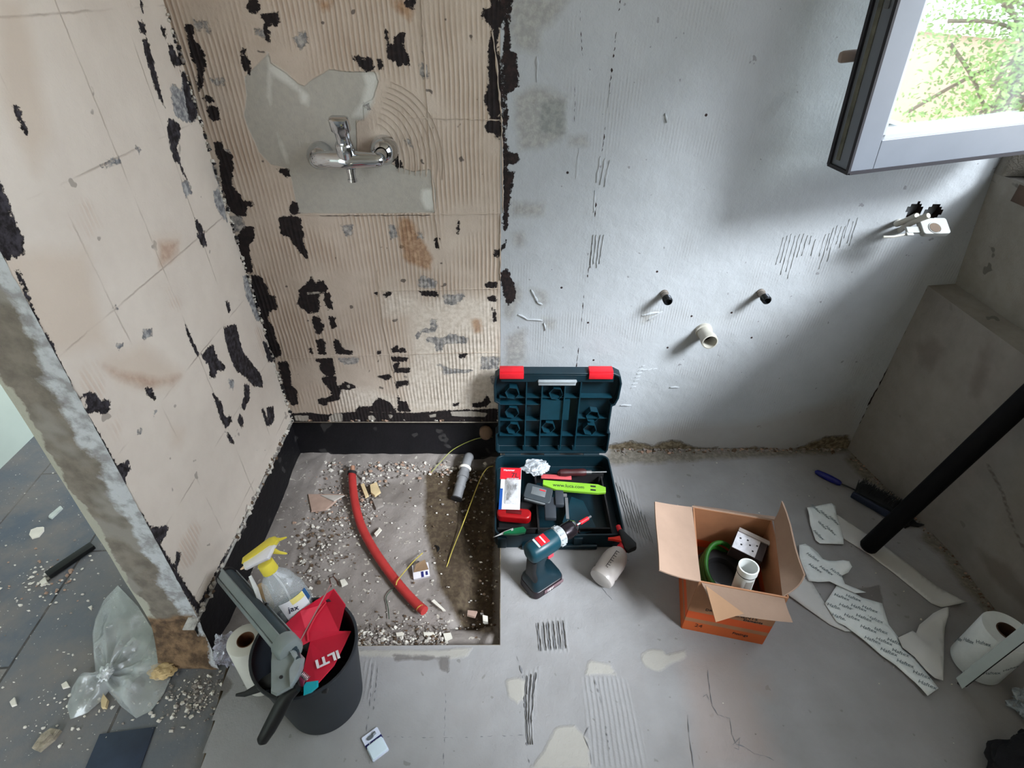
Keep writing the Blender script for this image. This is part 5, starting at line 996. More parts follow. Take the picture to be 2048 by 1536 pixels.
# clear spray bottle with yellow head
b0 = at(640, 1285, 2, .12); b1 = at(532, 1128, 2, .375); YM = frame(b0, (1, .2, 0), b1-b0); L_ = (b1-b0).length
yb = thing('spray_bottle', 'clear spray bottle with a yellow and white trigger head standing in the bucket', 'spray bottle', YM)
M_clr, nt, b, out = newmat('clear_bottle_plastic'); b.inputs['Base Color'].default_value = (.62, .68, .72, 1); b.inputs['Roughness'].default_value = .12; b.inputs['Alpha'].default_value = .34; b.inputs['Specular IOR Level'].default_value = .9
tc = nd(nt, 'ShaderNodeTexCoord').outputs['Object']; nt.links.new(bumpn(nt, noisen(nt, tc, 18, 2), .008), b.inputs['Normal'])
secs = []
for z, w, d_ in ((.0, .030, .02), (.006, .037, .026), (.03, .039, .028), (.11, .039, .028), (.15, .042, .03), (.19, .040, .029), (L_-.045, .030, .024), (L_-.025, .018, .017), (L_-.012, .0145, .0145)):
    secs.append([(1.2*w*math.cos(2*PI*k/28), 1.2*d_*math.sin(2*PI*k/28), z) if z < L_-.04 else (w*math.cos(2*PI*k/28), d_*math.sin(2*PI*k/28), z) for k in range(28)])
m = MB(); m.loft(secs); m.build('bottle', M_clr, yb, 50)
secs = [[(.93*x, .93*y, z) for x, y, z in q] for q in secs[:5]]; m = MB(); m.loft(secs); o = m.build('liquid', mk('murky_liquid', (128, 136, 134), .15, alpha=.75, var=.05), yb, 50); o['label'] = 'murky liquid filling the lower half'
m = MB(); m.tube(smoothpath([(0, 0, L_-.02), (.004, 0, .2), (-.006, 0, .1), (.01, 0, .02)]), .0028, 8); m.build('dip_tube', M_white, yb, 50)
LB = frame(YM.inverted() @ at(617, 1198, 2, .23), (0, 0, 1), (0, -1, .0))
m = MB(); m.lathe([(.0505, .115), (.0508, .14), (.0510, .18)], 16, Matrix.Diagonal((1, .74, 1, 1)), False, R(-105), R(-28)); m.build('label', mk('bottle_label', (224, 226, 230), .45, var=.03), yb, 60)
m = MB(); m.lathe([(.0514, .165), (.0514, .181)], 12, Matrix.Diagonal((1, .74, 1, 1)), False, R(-72), R(-30)); m.build('yellow_band', mk('pale_yellow', (226, 214, 130), .45), yb, 60)
m = MB(); m.lathe([(.0514, .15), (.0514, .181)], 6, Matrix.Diagonal((1, .74, 1, 1)), False, R(-28), R(-14)); m.build('blue_band', mk('label_blue', (40, 84, 130), .45), yb, 60)
text('jax', .021, frame((.014, -.0384, .156), (.95, .2, -.25), (.15, -1, .05)), mk('label_ink', (20, 26, 60), .6), yb)
M_yel = mk('yellow_plastic', (226, 208, 74), .4, var=.05)
m = MB(); m.lathe([(.0185, L_-.024), (.0195, L_-.022), (.0185, L_+.004), (.016, L_+.006)], 28); 
m.build('cap', M_yel, yb, 40)
I_ = YM.inverted(); zc = .40
def headpt(px, py, z): return I_ @ at(px, py, 2, z)
pr = [headpt(*q, .41) for q in ((487, 1125), (508, 1104), (540, 1082), (551, 1077), (556, 1085), (548, 1098), (538, 1118), (520, 1126), (492, 1140))]
def slab(pts, th, dirv):
    c = sum(pts, Vector())/len(pts); d_ = dirv.normalized()*th/2; n_ = len(pts); m_ = MB(); ins = [c+(p-c)*.9 for p in pts]
    ring = [[tuple(p-d_) for p in ins], [tuple(p-d_*.6) for p in pts], [tuple(p+d_*.6) for p in pts], [tuple(p+d_) for p in ins]]
    return m_.loft(ring)
zdir = I_.to_3x3() @ Vector((.1, -.5, .85))
slab(pr, .026, zdir).build('spray_head', mk('head_white', (226, 224, 228), .4, var=.03), yb, 50)
top_ = [headpt(*q, .415) for q in ((485, 1128), (487, 1116), (512, 1097), (540, 1076), (551, 1073), (558, 1082), (552, 1090), (540, 1092), (515, 1110), (497, 1122))]
slab(top_, .022, zdir).build('head_cover', M_yel, yb, 50)
m = MB(); secs = []
for (px, py), w in (((551, 1080), .006), ((560, 1079), .004), ((572, 1075), .002)):
    q = headpt(px, py, .40); secs.append([tuple(q+Vector((x, 0, y))) for x, y in rrect(2*w, 2*w, w*.5, 3)])
m.loft(secs)
secs = []
for (px, py), w in (((539, 1100), .010), ((548, 1102), .007), ((558, 1105), .004), ((572, 1107), .0025)):
    q = headpt(px, py, .40); secs.append([tuple(q+Vector((x, 0, y))) for x, y in rrect(2*w, 2*w, w*.5, 3)])
m.loft(secs); m.build('trigger', M_yel, yb, 40)
m = MB(); a = headpt(489, 1134, .405); b_ = headpt(481, 1139, .403); m.cyl(a, b_, .004, .0015, n=10); m.build('nozzle_tip', mk('nozzle_peach', (226, 196, 160), .5), yb)
# red folded bag with white letters
def foldsheet(name, pts, faces, mat, parent, th=.0025):
    m_ = MB(); m_.add([tuple(p) for p in pts], faces); o_ = m_.build(name, mat, parent, 0); s_ = o_.modifiers.new('s', 'SOLIDIFY'); s_.thickness = th; return o_
RB = {k: at(x, y, 2, z)-BC for k, (x, y, z) in dict(a=(560, 1258, .24), b=(600, 1222, .27), c=(667, 1178, .285), d=(690, 1210, .275), e=(678, 1262, .235), f=(702, 1262, .235), g=(668, 1330, .245), h=(632, 1370, .255), i=(602, 1360, .24), j=(620, 1283, .215), k=(612, 1262, .23), l=(652, 1207, .25), m=(588, 1300, .21), n=(664, 1212, .12), o=(690, 1262, .15)).items()}
kk = list(RB); ix = {k: i for i, k in enumerate(kk)}
t = thing('red_bag', 'crumpled red tool bag with white letters stuffed in the black bucket', 'bag', BC)
F_ = [('a', 'b', 'k'), ('b', 'l', 'k'), ('b', 'c', 'l'), ('c', 'd', 'l'), ('l', 'd', 'e'), ('k', 'l', 'e'), ('k', 'e', 'j'), ('a', 'k', 'j'), ('a', 'j', 'm'), ('j', 'e', 'f'), ('j', 'f', 'g'), ('j', 'g', 'h'), ('j', 'h', 'i'), ('d', 'n', 'e'), ('d', 'o', 'n'), ('f', 'o', 'e')]
mr = mk('red_fabric', (200, 30, 58), .6, var=.05, scale=20); o = foldsheet('fabric', [RB[k] for k in kk], [tuple(ix[c] for c in f) for f in F_], mr, t, .003)
sd_ = o.modifiers.new('b', 'BEVEL'); sd_.width = .004; sd_.segments = 2; sd_.limit_method = 'ANGLE'
m = MB(); a, b_, c = RB['k'], (RB['k']+RB['l'])/2+Vector((0, 0, .006)), RB['l']; m.tube([RB['j']+Vector((-.004, 0, .004)), RB['k']+Vector((.006, -.006, .006)), b_, c+Vector((0, 0, .004))], .003, 8); m.build('seam', mk('red_seam', (186, 30, 50), .6), t, 60)
g, h, j = RB['g'], RB['h'], RB['j']; nrm_ = (h-j).cross(g-j).normalized(); nrm_ = nrm_ if nrm_.z > 0 else -nrm_
pa, pb = (at(632, 1327, 2, .245)-BC), (at(677, 1305, 2, .245)-BC); pc = (pa+pb)/2
dl = nrm_.dot(pc-g); pc = pc-nrm_*dl+nrm_*.004
text('ILTI', .035, frame(pc, -(pb-pa), nrm_), M_txw, t, ext=.0004, bold=.0013)
# thin rod crossing the bucket
r0_, r1_ = at(662, 1168, 2, .31)-BC, at(596, 1290, 2, .285)-BC; t = thing('thin_rod', 'thin reddish metal rod lying diagonally over the red bag in the bucket', 'rod', BC)
m = MB(); m.cyl(r0_, r1_, .0017, n=8); m.build('rod', mk('pinkish_steel', (176, 140, 140), .3, .7), t); m = MB(); q = r0_; m.tube([q+Vector((-.002, .0, -.012)), q+Vector((-.006, .012, .006)), q+Vector((.004, .014, .012)), q+Vector((.012, .010, -.002)), q+Vector((.012, .01, -.02))], .0018, 8); m.build('hook', mk('brown_wire', (88, 60, 48), .5, .4), t, 60)
# caulking gun
t = thing('caulking_gun', 'grey caulking gun with black handle lying over the bucket rim toward the wall', 'caulking gun', BC); M_gg = mk('gun_grey', (128, 136, 136), .42, .1, var=.08, scale=15); M_gd = mk('gun_slate', (44, 60, 68), .45, .1, var=.08)
g0 = at(452, 1152, 2, .20)-BC; g1 = at(572, 1292, 2, .315)-BC; ax = (g1-g0); GL = ax.length; GQ = frame(g0, Vector((.55, -.1, -.2)).cross(ax), ax)
GQ = frame(g0, Vector((.9, .2, .9)), ax)    # local x points to the open side (up right)
m = MB(); m.lathe([(.0245, 0), (.0245, GL)], 20, GQ, False, R(100), R(260)); o = m.build('barrel', M_gg, t, 60); s_ = o.modifiers.new('s', 'SOLIDIFY'); s_.thickness = .0025
m = MB(); m.box((.008, .020, GL/2), (.022, .004, GL), GQ); m.box((.008, -.020, GL/2), (.022, .004, GL), GQ); m.build('rail', M_gg, t, 0)
m = MB(); m.lathe([(.0205, .01), (.0205, GL-.01)], 24, GQ @ TR(.002, 0, 0)); m.build('cartridge', M_gd, t, 50)
m = MB(); m.lathe([(.026, -.002), (.026, .006), (.008, .006)], 24, GQ); m.build('front_cap', M_dark, t)
m = MB(); m.lathe([(.027, GL-.012), (.029, GL-.01), (.029, GL+.022), (.025, GL+.028), (.01, GL+.03)], 28, GQ); m.build('rear_collar', M_gg, t, 40)
body = [at(x, y, 2, .31)-BC for x, y in ((548, 1292), (572, 1285), (592, 1298), (606, 1318), (603, 1338), (592, 1358), (585, 1376), (556, 1392), (545, 1386), (545, 1322))]
m = slab(body, .032, Vector((.05, -.45, .9))); m.build('body', M_gg, t, 30)
sb2 = [at(x, y, 2, .318)-BC for x, y in ((590, 1298), (607, 1316), (604, 1338), (594, 1360), (584, 1374), (582, 1340), (594, 1318), (583, 1300))]
slab(sb2, .034, Vector((.05, -.45, .9))).build('body_flange', mk('gun_light_grey', (140, 148, 150), .4, .1), t, 30)
m = MB(); q = at(563, 1354, 2, .33)-BC; m.cyl(q, q+Vector((0, -.002, .004)), .0035, n=12); m.build('pivot', M_dark, t)
def limb(pts, ws, th, zz, mat, name, par, base=BC):
    secs_ = []; P = [at(x, y, 2, z)-base for (x, y), z in zip(pts, zz)]
    for i, p in enumerate(P):
        d_ = (P[min(i+1, len(P)-1)]-P[max(i-1, 0)]).normalized(); s_ = d_.cross(Vector((0, -.4, .9))).normalized(); u_ = s_.cross(d_)
        w = ws[i]; secs_.append([tuple(p+s_*(w*math.cos(2*PI*k/16))+u_*(th*min(1, w/max(ws)*1.3)*math.sin(2*PI*k/16))) for k in range(16)])
    m_ = MB(); m_.loft(secs_); return m_.build(name, mat, par, 50)
limb([(596, 1376), (578, 1388), (566, 1405), (552, 1432), (538, 1458), (525, 1480), (520, 1487)], [.008, .014, .016, .0155, .0145, .012, .005], .013, [.30, .29, .275, .25, .225, .205, .20], M_black, 'handle', t)
limb([(560, 1352), (545, 1360), (528, 1368), (510, 1379), (490, 1388), (472, 1390)], [.016, .017, .014, .009, .006, .003], .008, [.28, .26, .24, .22, .205, .20], M_dark, 'trigger', t)
m = MB(); m.cyl(at(592, 1300, 2, .315)-BC, at(597, 1320, 2, .33)-BC, .006); m.box((0, 0, 0), (.014, .01, .012), Matrix.Translation(at(588, 1298, 2, .325)-BC), .003); m.build('release_catch', M_gd, t)
# spring clamp with teal jaws
t = thing('spring_clamp', 'small teal-tipped spring clamp on the near rim of the bucket', 'clamp', BC)
s0, s1 = at(597, 1342, 2, .30)-BC, at(616, 1358, 2, .29)-BC; pts = []; e1_ = (s1-s0).normalized(); e2_ = e1_.orthogonal().normalized(); e3_ = e1_.cross(e2_)
for k in range(97): pts.append(s0+(s1-s0)*(k/96)+e2_*(.0055*math.cos(k*2*PI/12))+e3_*(.0055*math.sin(k*2*PI/12)))
m = MB(); m.tube(pts, .0011, 6); m.build('spring', M_steel, t, 60)
slab([at(x, y, 2, .285)-BC for x, y in ((608, 1372), (613, 1364), (636, 1361), (636, 1374), (622, 1386), (608, 1391))], .012, Vector((0, -.4, .9))).build('jaw', mk('teal_pad', (12, 150, 164), .4, var=.05), t, 20)
limb([(596, 1345), (594, 1358), (598, 1374), (606, 1382)], [.003, .004, .004, .003], .004, [.29, .285, .28, .275], M_dark, 'arm', t); limb([(598, 1352), (604, 1362), (604, 1374)], [.006, .008, .004], .003, [.275, .272, .27], mk('rosy_plastic', (150, 52, 84), .45), 'grip_pad', t)
# stick and wooden handle between gun and bottle
limb_t = thing('white_stick', 'slim white plastic stick between the caulking gun and the clear bottle', 'stick', BC); limb([(500, 1152), (512, 1178), (522, 1208), (545, 1245)], [.004, .006, .005, .005], .003, [.30, .28, .26, .20], M_white, 'stick', limb_t)
limb_t = thing('wooden_handle', 'tan wooden tool handle with a dark hole between the gun and the clear bottle', 'tool handle', BC); limb([(520, 1168), (524, 1180), (533, 1205), (545, 1235)], [.006, .014, .016, .012], .009, [.26, .255, .24, .20], mk('tan_wood', (178, 150, 112), .6, var=.12, scale=30), 'handle', limb_t)
q = at(533, 1210, 2, .262)-BC; m = MB(); m.lathe([(.006, 0), (.0001, .001)], 14, frame(q, (1, 0, 0), (0, -.5, .9)), False); m.build('hanging_hole', M_dark, limb_t)
# roll of stretch film standing beside the bucket
c = at(485, 1283, 2, .2); t = thing('film_roll', 'white roll with a brown cardboard core standing between raw wall end and bucket', 'roll', frame(Vector((c.x+.002, c.y, .001)), (1, 0, 0), (.02, .02, 1)))
m = MB(); m.lathe([(.0205, 0), (.042, 0), (.044, .003), (.044, .198), (.042, .2), (.0205, .2)], 48, None, False); m.build('roll', mk('film_white', (214, 212, 204), .35, var=.03, scale=6), t, 50); m = MB(); m.lathe([(.0205, 0), (.0205, .2005), (.0185, .2005), (.0185, 0)], 32, None, False); m.build('core', mk('roll_core', (104, 66, 44), .85), t, 50)
m = MB(); m.lathe([(.0184, .12), (.0001, .12)], 20, None, False); m.build('core_inside', mk('core_dark', (46, 32, 28)), t)
m = crumple((0, 0, 0), .03, .035, .05, 33, 20, .5); o = m.build('film_scrap', clear('violet_film', (186, 184, 200), .6, .15), None, 30); o.location = (-.735, -.835, .05); tag(o, 'crumpled pale film scrap in the corner behind the white roll', 'plastic film')
# ================================================================ PIT
def pitz(x, y): return -.06+(-.03 if x > -.15 else 0)
t = thing('red_conduit', 'bent red flexible conduit lying across the shower pit', 'conduit', (-.4, -.4, 0))
pp = [at(x, y, 2, z)-Vector((-.4, -.4, 0)) for x, y, z in ((704, 948, -.02), (706, 975, -.025), (711, 1010, -.03), (722, 1050, -.035), (742, 1090, -.036), (768, 1130, -.036), (800, 1172, -.036), (830, 1205, -.034), (849, 1222, -.03))]
sp_ = smoothpath(pp, 10); m = MB(); m.tube(sp_, .0145, 18, True, [.0152 if i % 2 else .0143 for i in range(len(sp_))]); m.build('sleeve', mk('conduit_red', (172, 52, 50), .45, var=.1), t, 60)
m = MB(); q = sp_[0]; m.tube([q+Vector((-.002, .03, .012)), q+Vector((0, .012, .004)), q+Vector((0, -.006, 0))], .009, 14); m.build('copper_end', mk('dusty_copper', (176, 132, 108), .5, .4), t); m = MB(); m.lathe([(.0175, 0), (.0175, .012), (.012, .013)], 18, frame(q+Vector((0, -.004, 0)), (1, 0, 0), (0, 1, .3)), False); m.build('clip', M_dark, t)
m = MB(); e_ = sp_[-6:]; m.tube([sp_[-5]+Vector((0, 0, .0)), sp_[-5]+Vector((.001, -.002, 0))], .0158, 14); m.build('wire_tie', mk('yellow_wire', (190, 172, 84), .5), t)
a, b_, c = at(935, 918, 2, -.01), at(925, 955, 2, -.02), at(913, 998, 2, -.045); t = thing('grey_drain_pipe', 'short grey plastic drain pipe with elbow at the back right of the pit', 'pipe', b_)
m = MB(); m.tube([q-b_ for q in smoothpath([a+Vector((.004, .03, -.02)), a, b_, c], 6)], .019, 24, False); m.cyl(b_-b_+(a-b_)*.2, (a-b_)*-.05, .0225, n=24); m.cyl((c-b_)*.35, (c-b_)*.45, .021, n=24); m.build('pipe', mk('grey_pvc', (118, 118, 120), .5, var=.15, scale=30), t, 50)
m = MB(); m.cyl((c-b_)*.97, (c-b_)*1.02, .0215, .0215, n=24); m.build('seal', M_dark, t); m = MB(); m.lathe([(.021, 0), (.025, .008), (.021, .014)], 20, frame((a-b_)*.4, (1, 0, 0), a-b_), False); m.build('chipped_collar', M_r[0], t)
def wire(name, pts, r, lab, mat, bend=6):
    P = [at(x, y, 2, z) for x, y, z in pts]; o0 = P[0].copy(); m_ = MB(); m_.tube([q-o0 for q in smoothpath(P, bend)], r, 6); o_ = m_.build(name, mat, None, 60); o_.location = o0; return tag(o_, lab, 'wire', 'loose wires in the shower pit')
M_yw = mk('yellow_wire', (190, 172, 84), .5)
wire('yellow_wire', [(986, 932, .02), (975, 936, .02), (962, 955, .0), (944, 1000, -.03), (925, 1050, -.04), (905, 1100, -.05), (893, 1135, -.06)], .0018, 'long yellow wire running down the damp trench of the pit', M_yw)
wire('yellow_wire', [(985, 874, .07), (965, 875, .06), (940, 882, .03), (905, 900, -.01), (880, 925, -.03), (862, 945, -.04)], .0018, 'thin yellow-green wire arching over the back of the pit from the brown stub', mk('olive_wire', (132, 132, 66), .5))
wire('yellow_wire', [(845, 1106, -.045), (825, 1125, -.03), (797, 1158, -.012), (792, 1170, -.02)], .0018, 'short yellow wire crossing over the red conduit', M_yw)
wire('green_wire', [(795, 1172, -.05), (780, 1183, -.052), (772, 1196, -.052), (776, 1215, -.052), (778, 1238, -.05)], .0015, 'thin dark green wire curl left of the lower end of the red conduit', mk('dark_green_wire', (60, 76, 60), .5))
c = at(842, 1142, 2, -.045); t = thing('torn_packaging', 'small torn white and brown packaging box on the pit floor', 'packaging', frame(c, (1, .22, 0), (0, -.35, 1)))
m = MB(); m.box((0, 0, -.004), (.052, .045, .018)); m.build('body', mk('packaging_white', (206, 202, 208), .6, var=.05), t, 0); m = MB(); m.add([(-.024, -.002, .007), (.026, -.002, .007), (.018, .03, .016), (-.012, .02, .02)], [(0, 1, 2, 3), (3, 2, 1, 0)]); m.build('brown_flap', mk('cardboard_dull', (120, 96, 72), .85), t, 0)
m = MB(); m.box((.004, -.013, .0056), (.008, .018, .001)); m.box((.018, -.012, .0056), (.007, .012, .001)); m.build('printed_mark', mk('navy', (26, 30, 92)), t, 0)
c = at(873, 1102, 2, -.075); t = thing('rubber_bung', 'small round black rubber cap in the damp trench', 'cap', frame(c, (1, 0, 0), (-.5, -.3, .8))); m = MB(); m.lathe([(.017, -.01), (.0185, 0), (.0175, .012), (.013, .014), (.012, .004), (.0001, .004)], 24); m.build('cap', M_black, t)
c = at(972, 866, 1, -.012); t = thing('pipe_plug', 'brown clay-covered round plug at the back right corner of the pit', 'plug', frame(c, (1, 0, 0), (.1, -.9, .4))); m = MB(); m.ball((0, 0, 0), .026, 10, None, (1, 1.1, .6)); m.lathe([(.024, -.03), (.024, .004)], 20); m.build('plug', mk('clay_brown', (116, 92, 74), .9, var=.2, bump=.001), t, 50)
# larger broken pieces, each one its own thing
def shard(px, z, th, lab, mat, name='tile_fragment', rot=0, grp='broken pieces on the pit floor'):
    W_ = [at(x, y, 2, z) for x, y in px]; c_ = sum(W_, Vector())/len(W_); m_ = MB(); m_.prism([(p.x-c_.x, p.y-c_.y) for p in W_], 0, th, None, .93); o_ = m_.build(name, mat, None, 0); o_.location = (c_.x, c_.y, z-.002); o_.rotation_euler = (random.uniform(-.04, .04), random.uniform(-.04, .04), 0); return tag(o_, lab, 'broken piece', grp)
M_pt = mk('pinkish_tile', (164, 138, 124), .8, var=.12, scale=30); M_wd = mk('pale_wood', (200, 178, 138), .7, var=.12, scale=30); M_wp = mk('white_shard', (216, 210, 198), .8, var=.08)
shard([(615, 990), (690, 988), (652, 1020), (622, 1024)], -.052, .007, 'large pinkish tile fragment left of the red conduit', M_pt)
shard([(640, 990), (690, 991), (668, 1003)], -.043, .004, 'whitish flake lying on the large pinkish fragment', mk('dusty_flake', (178, 170, 162), .9))
shard([(721, 970), (728, 967), (738, 992), (731, 996)], -.045, .006, 'slim pale wooden shim right of the top of the conduit', M_wd, 'wood_shim'); shard([(740, 972), (754, 966), (762, 985), (750, 994), (742, 988)], -.045, .010, 'star-shaped pale wood chip right of the slim wooden shim', M_wd, 'wood_chip')
shard([(744, 1000), (765, 998), (768, 1012), (752, 1020)], -.05, .008, 'round grey stone chip right of the conduit bend', M_r[1], 'stone'); shard([(748, 1068), (760, 1056), (764, 1060), (752, 1074)], -.045, .005, 'thin white splinter touching the conduit', M_wp, 'splinter')
shard([(680, 1163), (690, 1160), (696, 1168), (684, 1174)], -.05, .010, 'white stone right of the bucket rim in the pit', M_wp, 'stone'); shard([(888, 1160), (893, 1158), (906, 1178), (901, 1182)], -.07, .008, 'long white splinter in the trench', M_wp, 'splinter')
shard([(862, 1203), (868, 1199), (892, 1222), (885, 1222)], -.045, .006, 'white sliver below the lower end of the conduit', M_wp, 'splinter'); shard([(935, 1222), (955, 1224), (950, 1236), (934, 1232)], -.04, .008, 'pinkish flat fragment near the front right corner of the pit', M_pt)
shard([(886, 1270), (902, 1268), (905, 1277), (890, 1284)], -.04, .012, 'big white stone at the front edge of the pit', M_wp, 'stone'); shard([(846, 1266), (868, 1266), (872, 1272), (848, 1274)], -.04, .008, 'flat white bar-shaped piece at the front edge of the pit', M_wp); shard([(965, 1233), (976, 1236), (976, 1248), (966, 1246)], -.04, .014, 'light rounded stone in the front right corner of the pit', M_r[0], 'stone')
shard([(792, 1268), (806, 1266), (808, 1274), (794, 1276)], -.04, .010, 'white block-shaped chip left of the flat bar at the front of the pit', M_wp); shard([(1300-0, 1400), (1305, 1400), (1303, 1420)], .001, .004, 'tiny white splinter', M_wp) if False else None
# shards and sticks of the corridor floor
def cshard(px, th, lab, mat=M_wp, name='plaster_flake', z=-.013): return shard(px, z, th, lab, mat, name, grp='flakes and bars on the corridor floor')
cshard([(58, 1070), (62, 1060), (75, 1055), (88, 1054), (88, 1062), (78, 1074), (64, 1078)], .005, 'oval white flake alone on the corridor tiles'); cshard([(97, 1035), (100, 1030), (122, 1012), (126, 1017), (104, 1038)], .006, 'pale flat stick close to the raw wall end', mk('pale_stick', (186, 192, 186), .6), 'flat_stick')
cshard([(80, 1165), (93, 1155), (96, 1166), (84, 1172)], .008, 'white chip at the end of the black bar'); cshard([(123, 1370), (134, 1363), (140, 1374), (126, 1378)], .006, 'white chip left of the plastic bag'); cshard([(204, 1405), (208, 1388), (218, 1402), (214, 1418), (205, 1418)], .01, 'cream chip below the knot of the plastic bag', M_wd); cshard([(176, 1215), (184, 1211), (183, 1221)], .004, 'small white triangle chip above the plastic bag')
cshard([(20, 1405), (30, 1395), (34, 1410), (24, 1414)], .006, 'small white crumb at the far left of the corridor floor')
a, b_ = at(95, 1151, 2, -.004), at(186, 1090, 2, -.004); m = MB(); m.box((0, 0, 0), ((b_-a).length, .028, .016), None, .002); o = m.build('black_bar', M_black, None); o.location = (a+b_)/2; o.rotation_euler = (0, 0, math.atan2((b_-a).y, (b_-a).x)); tag(o, 'black plastic bar on the corridor tiles behind the raw wall end', 'bar')
c = at(92, 1478, 2, -.005); m = MB(); m.prism([(-.02, -.02), (.0, -.026), (.018, .0), (.022, .02), (-.004, .024), (-.018, .01)], 0, .012); m.prism([(-.012, -.004), (.004, -.012), (.012, .008), (0, .014)], .012, .022); o = m.build('rubble_piece', mk('mixed_scrap', (150, 140, 124), .8, var=.4, scale=80), None, 0); o.location = c; o.location.z = -.015; tag(o, 'jagged piece of plaster scrap at the lower left of the corridor floor', 'broken piece')
m = MB(); m.box((0, 0, 0), (.13, .11, .003), None, .001); o = m.build('floor_tile', mk('bluish_slate', (42, 52, 70), .5, var=.2, scale=14), None); c = at(235, 1510, 2, -.01); o.location = c; o.rotation_euler = (0, 0, .12); o.location.z = -.0125; tag(o, 'loose dark bluish slate tile at the lower left edge', 'tile')
# ---- clear plastic bag by the raw wall end
def bagsheet(outl, knot, seed, z0=-.013, hgt=.05):
    W_ = [at(x, y, 2, 0) for x, y in outl]; kp = at(*knot, 2, 0); c_ = sum(W_, Vector())/len(W_); n_ = 20; vs_ = []; N = len(W_)*3; ring = []
    for i in range(len(W_)):
        for j in range(3): ring.append(W_[i].lerp(W_[(i+1) % len(W_)], j/3))
    fs_ = []
    for side in (0, 1):
        for k in range(n_+1):
            f = k/n_
            for p in ring:
                q = kp.lerp(p, f); e = math.sin(PI*min(1, f*1.02))**.7 if f < 1 else 0
                w = mnoise.noise(Vector((q.x*16, q.y*16, seed)))*.5+mnoise.noise(Vector((q.x*45, q.y*45, seed+5)))*.22+.5
                ang2 = math.atan2(p.y-kp.y, p.x-kp.x); w += .28*math.sin(ang2*13)*(1-f)
                z = z0+.002+(hgt*e*max(.05, w) if side else .001+.004*e*max(0, w)); vs_.append((q.x-c_.x, q.y-c_.y, z))
    q_ = (n_+1)*len(ring); L = len(ring)
    for s_ in (0, 1):
        for k in range(n_):
            for i in range(L): fs_.append((s_*q_+k*L+i, s_*q_+k*L+(i+1) % L, s_*q_+(k+1)*L+(i+1) % L, s_*q_+(k+1)*L+i))
    m_ = MB(); m_.add(vs_, fs_); return m_, c_
M_bag = clear('clear_bag_film', (214, 220, 222), .22, .10, .22, 16)
t = None
m, c = bagsheet([(x/2.342, 880+y/2.342) for x, y in ((545, 672), (480, 740), (440, 830), (425, 900), (432, 1000), (440, 1090), (400, 1100), (360, 1100), (330, 1150), (305, 1240), (320, 1300), (400, 1270), (470, 1210), (500, 1170), (560, 1240), (630, 1295), (700, 1260), (760, 1180), (800, 1090), (820, 1000), (740, 920), (690, 850), (640, 770))], (212, 1345), 3)
t = thing('plastic_bag', 'large crumpled clear plastic bag knotted on the corridor floor beside the raw wall end', 'bag', (c.x, c.y, 0)); m.build('film', M_bag, t, 60)
kq = at(212, 1345, 2, .01)-Vector((c.x, c.y, 0)); m = crumple(tuple(kq), .016, .022, .012, 4, 12, .5); m.build('knot', clear('bag_knot_film', (226, 230, 232), .8, .2), t, 30)
# yellowish foam rag between bag and wall end
c = at(325, 1342, 2, 0); m = crumple((0, 0, 0), .034, .024, .012, 12, 22, .3); o = m.build('foam_lump', mk('yellowed_foam', (190, 164, 120), .9, var=.2, scale=30, bump=.002), None, 30); o.location = (c.x, c.y, .002); tag(o, 'yellowish foam lump at the foot of the raw wall end', 'foam')
# ================================================================ RUBBLE (stuff)
mm = MB()
def scat(n, fx, smin, smax, zf, mats):
    for _ in range(n):
        x, y = fx(); chip(mm, Vector((x, y, zf(x, y))), random.uniform(smin, smax)*random.random()**.6+.0015, random.choice(mats), random.uniform(.15, .5))
def pz(x, y):
    z = -.056
    if x > -.15: z -= .03
    if x > -.07: z += .022
    if y > -.12: z += .01
    if y < -.70: z += .02*min(1, (-.70-y)/.06)
    return z+.002
scat(520, lambda: (random.uniform(-.42, -.01), -.79+abs(random.gauss(0, .035))), .002, .009, pz, (0, 0, 1, 1, 1, 2)); scat(260, lambda: (random.uniform(-.42, -.02), -.78+abs(random.gauss(0, .05))), .001, .005, pz, (0, 1, 2))
scat(300, lambda: (random.uniform(-.78, -.05), -.03-abs(random.gauss(0, .05))), .003, .011, pz, (0, 1, 1, 3)); scat(260, lambda: (random.gauss(-.6, .07), random.gauss(-.24, .07)), .002, .009, pz, (0, 1, 3, 2)); scat(220, lambda: (random.gauss(-.62, .06), random.gauss(-.46, .08)), .002, .009, pz, (0, 1, 2))
scat(260, lambda: (random.uniform(-.78, -.16), random.uniform(-.75, -.05)), .001, .005, pz, (0, 0, 1, 2)); scat(220, lambda: (random.uniform(-.15, -.01), random.uniform(-.78, -.05)), .002, .007, pz, (2, 2, 1, 0)); scat(160, lambda: (random.gauss(-.5, .03), random.uniform(-.4, -.1)), .002, .007, pz, (0, 1))
tag(mm.build('rubble', M_r, smooth=0), 'white and grey plaster rubble scattered over the shower pit floor', 'rubble', kind='stuff')
mm = MB(); scat(260, lambda: (random.uniform(.46, 1.38), -abs(random.gauss(0, .013))-.002), .002, .011, lambda x, y: .002, (1, 1, 2, 3)); scat(160, lambda: (lambda s_: (1.41+.09*min(1, s_/.5)-abs(random.gauss(0, .012)), -s_))(random.uniform(.05, 1.1)), .002, .008, lambda x, y: .002, (1, 2, 2, 3))
scat(60, lambda: (random.uniform(.5, 1.3), random.uniform(-1.4, -.05)), .001, .003, lambda x, y: .001, (0, 0, 1))
tag(mm.build('rubble', M_r, smooth=0), 'brown and grey debris crumbs along the foot of the white wall and the right wall', 'rubble', kind='stuff')
mm = MB(); zc_ = lambda x, y: -.0125
